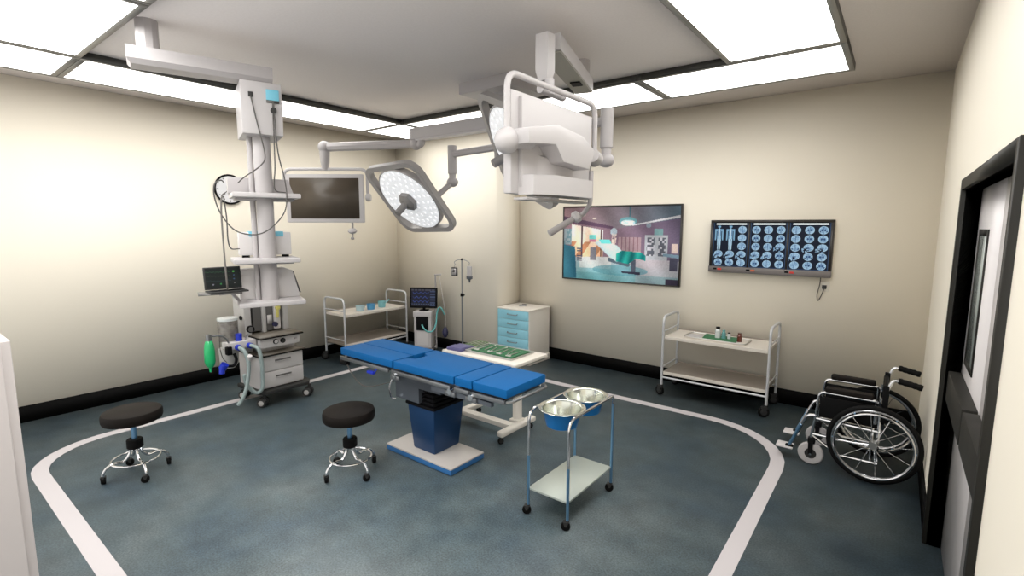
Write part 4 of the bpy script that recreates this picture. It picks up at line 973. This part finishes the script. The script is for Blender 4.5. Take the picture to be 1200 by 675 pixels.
# ------------------------------------------------------------------ wall picture
def mix(a, b, t):
    t = max(0.0, min(1.0, t)); return tuple(a[i]*(1-t)+b[i]*t for i in range(3))
def inpoly(x, y, P):
    r = False; j = len(P)-1
    for i in range(len(P)):
        if (P[i][1] > y) != (P[j][1] > y) and x < (P[j][0]-P[i][0])*(y-P[i][1])/(P[j][1]-P[i][1])+P[i][0]: r = not r
        j = i
    return r
def hsh(a, b): 
    v = math.sin(a*127.1+b*311.7)*43758.5453; return v-math.floor(v)
def art(u, v):
    c = art0(u, v)
    k = 1 + 0.14*(hsh(int(u*130), int(v*80))-0.5) + 0.18*math.sin(u*23+v*9)
    vg = 1.0 - 0.9*max(0.0, math.hypot((u-0.45)*1.1, (v-0.42)*1.2)-0.35)
    return tuple(min(0.95, 1.45*max(0.0, x*k*vg)**1.12) for x in c)
def art0(u, v):
    y = 1-v      # y downwards
    # ceiling
    c = mix((0.34, 0.22, 0.24), (0.10, 0.17, 0.22), u*0.9+0.1*y)
    if y > 0.13+0.12*abs(0.0) and inpoly(u, y, [(0,0.13),(0.46,0.30),(1,0.16),(1,1),(0,1)]):
        c = mix((0.30, 0.19, 0.22), (0.16, 0.13, 0.20), u)        # far walls
    if inpoly(u, y, [(0.0,0.12),(0.46,0.265),(0.46,0.30),(0.0,0.20)]): c = (0.13, 0.08, 0.13)
    if inpoly(u, y, [(0.62,0.24),(1.0,0.12),(1.0,0.15),(0.62,0.255)]): c = (0.62, 0.62, 0.66)
    # window
    if inpoly(u, y, [(0.075,0.235),(0.37,0.31),(0.37,0.68),(0.075,0.76)]):
        g = (y-0.25)/0.45
        c = mix((0.90, 0.80, 0.72), (0.80, 0.52, 0.34), g*1.1+0.15*math.sin(u*60))
        if g > 0.5 and math.sin(u*47+y*20) > 0.2: c = (0.50, 0.25, 0.14)
        for x in (0.175, 0.355):
            if abs(u-x) < 0.006: c = (0.10, 0.05, 0.06)
    # wall stuff
    if 0.50 < u < 0.70 and 0.40 < y < 0.62:
        c = mix(c, (0.45, 0.33, 0.34), 0.6) if (u*30 % 1) > 0.2 else (0.22, 0.13, 0.16)
        if abs(y-0.60) < 0.012: c = (0.5, 0.45, 0.45)
    if 0.73 < u < 0.91 and 0.37 < y < 0.71:
        c = (0.42, 0.44, 0.48)
        if ((u-0.745) % 0.09) < 0.06 and 0.40 < y < 0.64:
            c = (0.12, 0.13, 0.16) if hsh(int(u*60), int(y*40)) > 0.4 else (0.5, 0.5, 0.55)
    if 0.80 < u < 0.87 and 0.29 < y < 0.37: c = (0.20, 0.34, 0.36)
    # floor
    if y > 0.70 - 0.06*(u) if u < 0.45 else y > 0.675+0.02*u:
        c = mix((0.42, 0.46, 0.50), (0.20, 0.46, 0.50), (y-0.7)*3.0+0.2*math.sin(u*7))
        if u > 0.66: c = mix(c, (0.50, 0.42, 0.46), 0.6)
        if abs(u-0.30) < 0.15 and y < 0.84: c = mix(c, (0.75, 0.70, 0.68), 0.5)
        if y > 0.90: c = mix(c, (0.12, 0.30, 0.34), 0.5)
    # left cabinets
    if inpoly(u, y, [(0,0.52),(0.11,0.55),(0.13,1),(0,1)]): c = mix((0.07, 0.24, 0.32), (0.03, 0.13, 0.20), (u*8) % 1)
    if u < 0.075 and 0.30 < y < 0.52: c = (0.18, 0.30, 0.34) if hsh(int(u*80), int(y*30)) > 0.5 else (0.34, 0.40, 0.44)
    if 0.13 < u < 0.18 and 0.56 < y < 0.76: c = (0.10, 0.10, 0.14) if (y*30 % 1) < 0.5 else c
    # monitor + cart left of bed
    if 0.245 < u < 0.305 and 0.38 < y < 0.48: c = (0.20, 0.62, 0.60) if y < 0.44 else (0.60, 0.25, 0.35)
    if 0.255 < u < 0.315 and 0.55 < y < 0.73: c = (0.22, 0.22, 0.26)
    # arm and round device
    if (u-0.465)**2 + ((y-0.335)*0.6)**2 < 0.0009: c = (0.42, 0.50, 0.56)
    if abs(u-0.47) < 0.02 and 0.36 < y < 0.55 and hsh(int(u*150), int(y*60)) > 0.4: c = (0.65, 0.55, 0.50)
    # bed shadow
    if ((u-0.52)/0.24)**2 + ((y-0.85)/0.07)**2 < 1: c = mix(c, (0.10, 0.30, 0.36), 0.7)
    # bed
    if inpoly(u, y, [(0.42,0.68),(0.62,0.76),(0.60,0.80),(0.42,0.735)]): c = (0.10, 0.14, 0.18)
    if inpoly(u, y, [(0.62,0.70),(0.66,0.70),(0.66,0.87),(0.62,0.87)]): c = (0.10, 0.12, 0.16)
    if inpoly(u, y, [(0.54,0.86),(0.70,0.86),(0.70,0.90),(0.54,0.88)]): c = (0.04, 0.04, 0.07)
    if inpoly(u, y, [(0.30,0.49),(0.36,0.44),(0.50,0.52),(0.56,0.62),(0.50,0.74),(0.42,0.66)]): c = mix((0.62, 0.72, 0.76), (0.40, 0.55, 0.60), (y-0.45)*3)
    if inpoly(u, y, [(0.33,0.44),(0.43,0.44),(0.45,0.50),(0.36,0.50)]): c = (0.16, 0.60, 0.60)
    if inpoly(u, y, [(0.49,0.63),(0.54,0.585),(0.70,0.60),(0.74,0.64),(0.74,0.71),(0.66,0.68),(0.60,0.76),(0.49,0.73)]):
        c = mix((0.03, 0.38, 0.34), (0.01, 0.16, 0.17), 0.5+0.5*math.sin(u*70+y*12))
    # right desk
    if inpoly(u, y, [(0.87,0.60),(1.0,0.62),(1.0,0.66),(0.88,0.64)]): c = (0.20, 0.30, 0.38)
    if 0.94 < u < 0.985 and 0.48 < y < 0.60: c = (0.60, 0.50, 0.46)
    if 0.93 < u < 0.99 and 0.66 < y < 0.82: c = (0.08, 0.08, 0.12)
    if 0.90 < u and y > 0.93: c = (0.05, 0.04, 0.07)
    # surgical lamp
    if abs(u-0.60) < 0.004 and y < 0.15: c = (0.08, 0.16, 0.20)
    e = ((u-0.585)/0.075)**2 + ((y-0.195)/0.055)**2
    if e < 1: c = (0.16, 0.34, 0.38)
    e = ((u-0.585)/0.060)**2 + ((y-0.215)/0.038)**2
    if e < 1: c = (0.75, 0.90, 0.92) if hsh(int(u*70), int(y*90)) > 0.3 else (0.45, 0.65, 0.70)
    if ((u-0.755)/0.02)**2 + ((y-0.25)/0.03)**2 < 1: c = (0.25, 0.30, 0.36)
    if ((u-0.195)/0.012)**2 + ((y-0.11)/0.012)**2 < 1 or ((u-0.29)/0.02)**2+((y-0.155)/0.01)**2 < 1: c = (0.60, 0.55, 0.50)
    return c
def picture():
    x0, x1, z0, z1 = -3.567, -1.977, 1.146, 2.105
    t = thing('wall_picture', 'large framed picture of an operating room on the back wall', 'picture', (x0, YB, z0), 0)
    w, h = x1-x0, z1-z0
    b = MB('lightbox_frame'); f = 0.016; d = -0.045
    b.box(0, f, d, 0, 0, h).box(w-f, w, d, 0, 0, h).box(f, w-f, d, 0, 0, f).box(f, w-f, d, 0, h-f, h).box(f, w-f, -0.035, 0, f, h-f)
    b.build('frame', t)
    painted('print', w-2*f, h-2*f, 260, 160, art, 'print', t, Matrix.Translation((f, -0.0385, f)))
picture()

# ------------------------------------------------------------------ x-ray viewer
def brain(dx, dy, kind, seed):
    """dx,dy in -1..1 within a cell"""
    r = math.sqrt((dx/0.70)**2+(dy/0.88)**2)
    if kind == 1:
        r = math.sqrt((dx/0.76)**2+((dy-0.05)/0.82)**2)
        if dy < -0.15 and dx < 0.05 and r > 0.35: 
            r = 1.2 if hsh(int(dx*6)+seed, int(dy*6)) > 0.45 else 0.5
    if r > 1: return (0.0015, 0.004, 0.012)
    if r > 0.88: return (0.42, 0.62, 0.78)
    q = math.sin(dx*11+seed+2*math.sin(dy*7))*math.sin(dy*10+seed*1.7+2*math.cos(dx*6))
    c = mix((0.05, 0.16, 0.34), (0.42, 0.62, 0.78), 0.62+0.42*q)
    if kind == 0 and abs(dx) < 0.05: c = mix(c, (0.04, 0.10, 0.22), 0.6)
    if kind == 0 and seed % 3 != 1 and ((abs(dx)-0.22)/0.14)**2+(dy/0.26)**2 < 1: c = (0.02, 0.06, 0.16)
    if kind == 1 and ((dx+0.1)/0.3)**2+((dy+0.1)/0.22)**2 < 1: c = mix(c, (0.02, 0.05, 0.14), 0.7)
    if seed % 4 == 0 and ((abs(dx)-0.5)/0.16)**2+((dy+0.35)/0.2)**2 < 1: c = (0.02, 0.06, 0.15)
    return c
def body(dx, dy):
    """standing figure scan, dx -1..1, dy 0 bottom..1 top"""
    ax = abs(dx); ok = False
    if dy > 0.90: ok = (dx/0.28)**2+((dy-0.955)/0.05)**2 < 1
    elif dy > 0.86: ok = ax < 0.14
    elif dy > 0.45: ok = ax < (0.48 if dy > 0.78 else 0.34) or (0.50 < ax < 0.72 and dy > 0.42)
    else: ok = 0.06 < ax < 0.36-(0.45-dy)*0.3
    if 0.40 < dy <= 0.45 and 0.55 < ax < 0.76: ok = True
    if not ok: return (0.0015, 0.004, 0.012)
    c = (0.22, 0.42, 0.60)
    if ax < 0.10 and 0.45 < dy < 0.86: c = (0.55, 0.72, 0.82)
    elif 0.60 < dy < 0.80 and ax < 0.30: c = (0.03, 0.10, 0.24) if (dy*60 % 1) < 0.6 else (0.25, 0.42, 0.58)
    elif dy < 0.45 and abs(ax-0.19) < 0.07: c = (0.50, 0.68, 0.80)
    return c
def film(idx):
    def fn(u, v):
        if u < 0.02 or u > 0.98 or v < 0.015: return (0.03, 0.06, 0.12)
        top = 0.935
        if v > top: return (0.002, 0.005, 0.014)
        col = int(u*3); row = int((top-v)/top*5)
        cu = (u*3-col)*2-1; cv = 1-(((top-v)/top*5)-row)*2
        if idx == 0 and row < 3 and col < 2:
            return body(cu*1.0, 1-(top-v)/top*5/3)
        kind = 1 if ((idx, row, col) in ((0,3,0),(0,3,1),(0,3,2),(1,2,2),(1,3,0),(1,3,1),(2,2,1),(2,2,2),(2,3,0))) else 0
        return brain(cu, cv, kind, idx*17+row*3+col*5)
    return fn
def xray():
    x0, x1, z0, z1 = -1.640, -0.498, 1.357, 1.917
    t = thing('xray_viewer', 'wide wall mounted x-ray viewer showing three lit films of brain and body scans', 'x-ray viewer', (x0, YB, z0), 0)
    w, h = x1-x0, z1-z0; d = -0.09; lo = 0.062; f = 0.026
    MB('lightbox_frame').box(0, w, -0.07, 0, 0.0, h, bevel=0.003).build('case', t)
    fr = MB('lightbox_frame').box(0, w, d, -0.07, h-f, h).box(0, f, d, -0.07, lo, h-f).box(w-f, w, d, -0.07, lo, h-f)
    pw = (w-2*f)/3
    for k in (1, 2): fr.box(f+pw*k-0.009, f+pw*k+0.009, d, -0.07, lo, h-f)
    fr.build('front_frame', t)
    MB('lightbox_case').box(-0.004, w+0.004, d-0.015, -0.07, -0.002, lo, bevel=0.004).build('control_bar', t)
    for k, xx in enumerate((0.05, pw+0.02, 2*pw+0.02)):
        MB('black').box(xx, xx+0.035, d-0.020, d-0.015, 0.028, 0.045).build('switch', t)
        MB('red' if k != 1 else 'orange').box(xx+0.045, xx+0.085, d-0.021, d-0.015, 0.024, 0.044, bevel=0.002).build('switch_light', t)
    for k in range(3):
        xa = f+pw*k+(0.009 if k else 0); xb = f+pw*(k+1)-(0.009 if k < 2 else 0)
        hh = h-f-lo
        fm = painted('film', xb-xa-0.004, hh-0.004, 126, 170, film(k), 'film', t, Matrix.Translation((xa+0.002, -0.0745, lo+0.002)))
        MB('tube_light').box(xa+0.03, xb-0.02, -0.080, -0.0755, h-f-0.022, h-f-0.010).build('light_strip', t)
    MB('cable').tube(spline([(w-0.085, -0.03, 0.0), (w-0.09, -0.03, -0.08), (w-0.105, -0.03, -0.18), (w-0.095, -0.03, -0.235), (w-0.075, -0.03, -0.20), (w-0.055, -0.03, -0.13), (w-0.052, -0.03, -0.105)], 6), 0.0045, n=6).build('power_cord', t)
    o = thing('wall_outlet', 'cream wall socket with dark plug below the x-ray viewer', 'wall socket', (x0+w-0.052, YB, z0-0.10), 0)
    MB('outlet').box(-0.035, 0.045, -0.008, 0, -0.045, 0.055, bevel=0.003).build('plate', o)
    MB('dark_grey').box(-0.018, 0.020, -0.026, -0.008, -0.018, 0.020, bevel=0.004).build('plug', o)
xray()

# ------------------------------------------------------------------ wheelchair
def wheelchair():
    OX, OY = -0.20, 4.59
    t = thing('wheelchair', 'black and chrome wheelchair parked in the corner by the back wall and door', 'wheelchair', (OX, OY, 0), 0)
    X = lambda x: x-OX
    Y = lambda y: y-OY
    def wheel(y, s):
        hub = V((X(-0.035), Y(y), 0.287))
        w = bpy.data.objects.new('drive_wheel', None)
        b = MB('chrome'); b.torus(hub, 0.252, 0.0125, (0,1,0), 'chrome', 64, 10); b.cyl(hub-V((0,0.03,0)), hub+V((0,0.03,0)), 0.026, 'steel', n=24)
        w = b.build('drive_wheel', t)
        MB('rubber').torus(hub, 0.270, 0.0185, (0,1,0), 'rubber', 64, 12).build('tyre', w)
        b = MB('chrome')
        for k in range(12):
            a = 2*PI*k/12+0.12; dv = V((math.cos(a), 0, math.sin(a))); a2 = a+(0.22 if k % 2 else -0.22)
            b.cyl(hub+V((0, 0.018*(1 if k%2 else -1), 0))+V((math.cos(a2), 0, math.sin(a2)))*0.022, hub+dv*0.25, 0.0026, n=6)
        b.build('spokes', w)
        b = MB('steel_blue_reflect'); b.torus(hub+V((0, s*0.045, 0)), 0.236, 0.009, (0,1,0), 'chrome', 64, 8)
        for k in range(6):
            a = 2*PI*k/6; dv = V((math.cos(a), 0, math.sin(a))); b.cyl(hub+dv*0.236+V((0, s*0.045, 0)), hub+dv*0.248, 0.005, n=6)
        b.build('hand_rim', w)
    wheel(4.315, -1); wheel(4.865, 1)
    for yy, s in ((4.385, -1), (4.795, 1)):
        y = Y(yy)
        # side frame
        b = MB('chrome'); R = 0.0115
        b.tube([(X(-0.395), y, 0.50), (X(-0.425), y, 0.20)], R)
        b.tube([(X(-0.40), y, 0.375), (X(0.0), y, 0.365)], R)
        b.tube([(X(-0.42), y, 0.245), (X(-0.02), y, 0.245)], R)
        b.tube([(X(-0.42), y, 0.235), (X(-0.25), y, 0.125), (X(0.0), y, 0.125)], R)
        b.tube([(X(-0.01), y, 0.62), (X(-0.01), y, 0.12)], R)
        b.tube([(X(-0.045), y, 0.39), (X(-0.045), y, 0.12)], R*0.8)
        b.build('side_frame', t)
        b = MB('black'); b.box(X(-0.385), X(-0.03), y-0.005, y+0.005, 0.40, 0.555, bevel=0.003); b.build('skirt_guard', t)
        b = MB('chrome'); b.tube(fillet([(X(-0.40), y, 0.49), (X(-0.39), y, 0.592), (X(-0.035), y, 0.592), (X(-0.035), y, 0.42)], [0.04, 0.015]), R); ar = b.build('armrest', t)
        MB('leather').box(X(-0.355), X(-0.055), y-0.032, y+0.032, 0.598, 0.640, bevel=0.014, seg=3).build('arm_pad', ar)
        # push handle
        b = MB('chrome'); b.tube(fillet([(X(0.01), y, 0.45), (X(0.01), y, 0.66), (X(0.045), y, 0.765), (X(0.09), y, 0.765)], [0.04, 0.03]), R); h = b.build('push_handle', t)
        P = [V((X(0.075), y, 0.767)) + V((0.135, 0, -0.028))*k/10 for k in range(11)]
        MB('rubber').tube(P, [0.020+0.003*(k % 2) for k in range(11)], n=12).build('grip', h)
        MB('black').box(X(-0.005), X(0.03), y-0.017, y+0.017, 0.44, 0.72, bevel=0.006).build('handle_bracket', t)
        MB('black').box(X(-0.02), X(0.035), y-0.02, y+0.02, 0.52, 0.56, bevel=0.006).build('brake_clamp', t)
        # footrest
        yi = y - s*0.02
        b = MB('chrome'); b.tube(fillet([(X(-0.40), y, 0.40), (X(-0.46), y, 0.39), (X(-0.575), yi, 0.10)], 0.04), R, 'chrome'); fo = b.build('footrest_hanger', t)
        MB('steel_blue_reflect').tube([(X(-0.50), y*0.99+yi*0.01, 0.30), (X(-0.572), yi, 0.108)], R*1.06, 'steel_blue_reflect').build('hanger_sleeve', fo)
        b = MB('steel'); b.box(X(-0.665), X(-0.545), yi-0.075 if s > 0 else yi-0.035, yi+0.035 if s > 0 else yi+0.075, 0.083, 0.097, 'ana_body', bevel=0.004, M=Matrix.Translation((0,0,0))); b.build('footplate', fo)
        MB('black').box(X(-0.60), X(-0.545), yi-0.02, yi+0.02, 0.080, 0.108, bevel=0.004).build('footplate_hinge', fo)
        # front caster
        yc = y - s*-0.0
        b = MB('black'); b.box(X(-0.445), X(-0.395), yc-0.022, yc+0.022, 0.17, 0.215, bevel=0.006)
        for q in (-1, 1): b.hull([(X(-0.44), yc+q*0.020, 0.18), (X(-0.405), yc+q*0.020, 0.18), (X(-0.435), yc+q*0.024, 0.085), (X(-0.41), yc+q*0.024, 0.085), (X(-0.44), yc+q*0.026, 0.18), (X(-0.405), yc+q*0.026, 0.18), (X(-0.435), yc+q*0.030, 0.085), (X(-0.41), yc+q*0.030, 0.085)])
        fk = b.build('caster_fork', t)
        r = 0.088
        MB('grey_rubber').lathe([(0, -0.014), (0.030, -0.014), (0.034, -0.010), (0.040, -0.017), (0.080, -0.016), (r, -0.006), (r, 0.006), (0.080, 0.016), (0.040, 0.017), (0.034, 0.010), (0.030, 0.014), (0, 0.014)],
                                (X(-0.42), yc, r), (0,1,0), 40, ms=['dark_grey']*3+['grey_rubber']*5+['dark_grey']*3).build('caster_wheel', fk)
        MB('chrome').cyl((X(-0.42), yc-0.033, r), (X(-0.42), yc+0.033, r), 0.008, n=12).build('caster_axle', fk)
    MB('black').box(X(-0.385), X(0.0), Y(4.395), Y(4.785), 0.385, 0.42, bevel=0.012).build('seat', t)
    MB('black').box(X(-0.01), X(0.022), Y(4.395), Y(4.785), 0.42, 0.70, bevel=0.01).build('backrest', t)
    MB('chrome').tube([(X(-0.30), Y(4.385), 0.15), (X(-0.30), Y(4.795), 0.37)], 0.009).tube([(X(-0.28), Y(4.385), 0.37), (X(-0.28), Y(4.795), 0.15)], 0.009).build('cross_brace', t)
    MB('steel').cyl((X(-0.035), Y(4.29), 0.287), (X(-0.035), Y(4.40), 0.287), 0.010).cyl((X(-0.035), Y(4.78), 0.287), (X(-0.035), Y(4.89), 0.287), 0.010).build('axle', t)
wheelchair()

# ------------------------------------------------------------------ white cabinet at left edge
t = thing('tall_cabinet', 'tall plain white cabinet cut off at the left edge of the photo', 'cabinet', (-2.90, -0.045, 0), 0)
MB('cabinet_white').box(-0.30, 0.28, -0.34, 0.345, 0.0, 1.415, bevel=0.006).build('carcass', t)
MB('cabinet_white').box(0.2795, 0.298, -0.33, 0.315, 0.03, 1.40, bevel=0.004).build('door', t)

# ------------------------------------------------------------------ world, camera, view
sc = bpy.context.scene
wd = bpy.data.worlds.new('world'); sc.world = wd; wd.use_nodes = True
wd.node_tree.nodes['Background'].inputs[0].default_value = (1.0, 0.97, 0.92, 1)
wd.node_tree.nodes['Background'].inputs[1].default_value = 1.25  # fill light added through the open side behind the camera
cam = bpy.data.cameras.new('camera'); co = bpy.data.objects.new('camera', cam); COL.objects.link(co); sc.camera = co
cam.sensor_width = 36; cam.lens = 584.361034/1200*36; cam.clip_start = 0.05
rx, ry, rz = 0.124235881, 0.00301014542, -0.657760868
cy, sy, cp, sp = math.cos(rz), math.sin(rz), math.cos(rx), math.sin(rx)
F = V((sy*cp, cy*cp, -sp)); r0 = V((cy, -sy, 0)); u0 = r0.cross(F)
c_, s_ = math.cos(ry), math.sin(ry)
right = c_*r0 + s_*u0; up = -s_*r0 + c_*u0
co.matrix_world = basis((0, 0, 1.85), right, up, -F)
sc.view_settings.view_transform = 'Standard'; sc.view_settings.look = 'None'
sc.view_settings.gamma = 1; sc.view_settings.use_curve_mapping = False
sc.view_settings.exposure = 0.1
sc.cycles.max_bounces = 10; sc.cycles.diffuse_bounces = 6
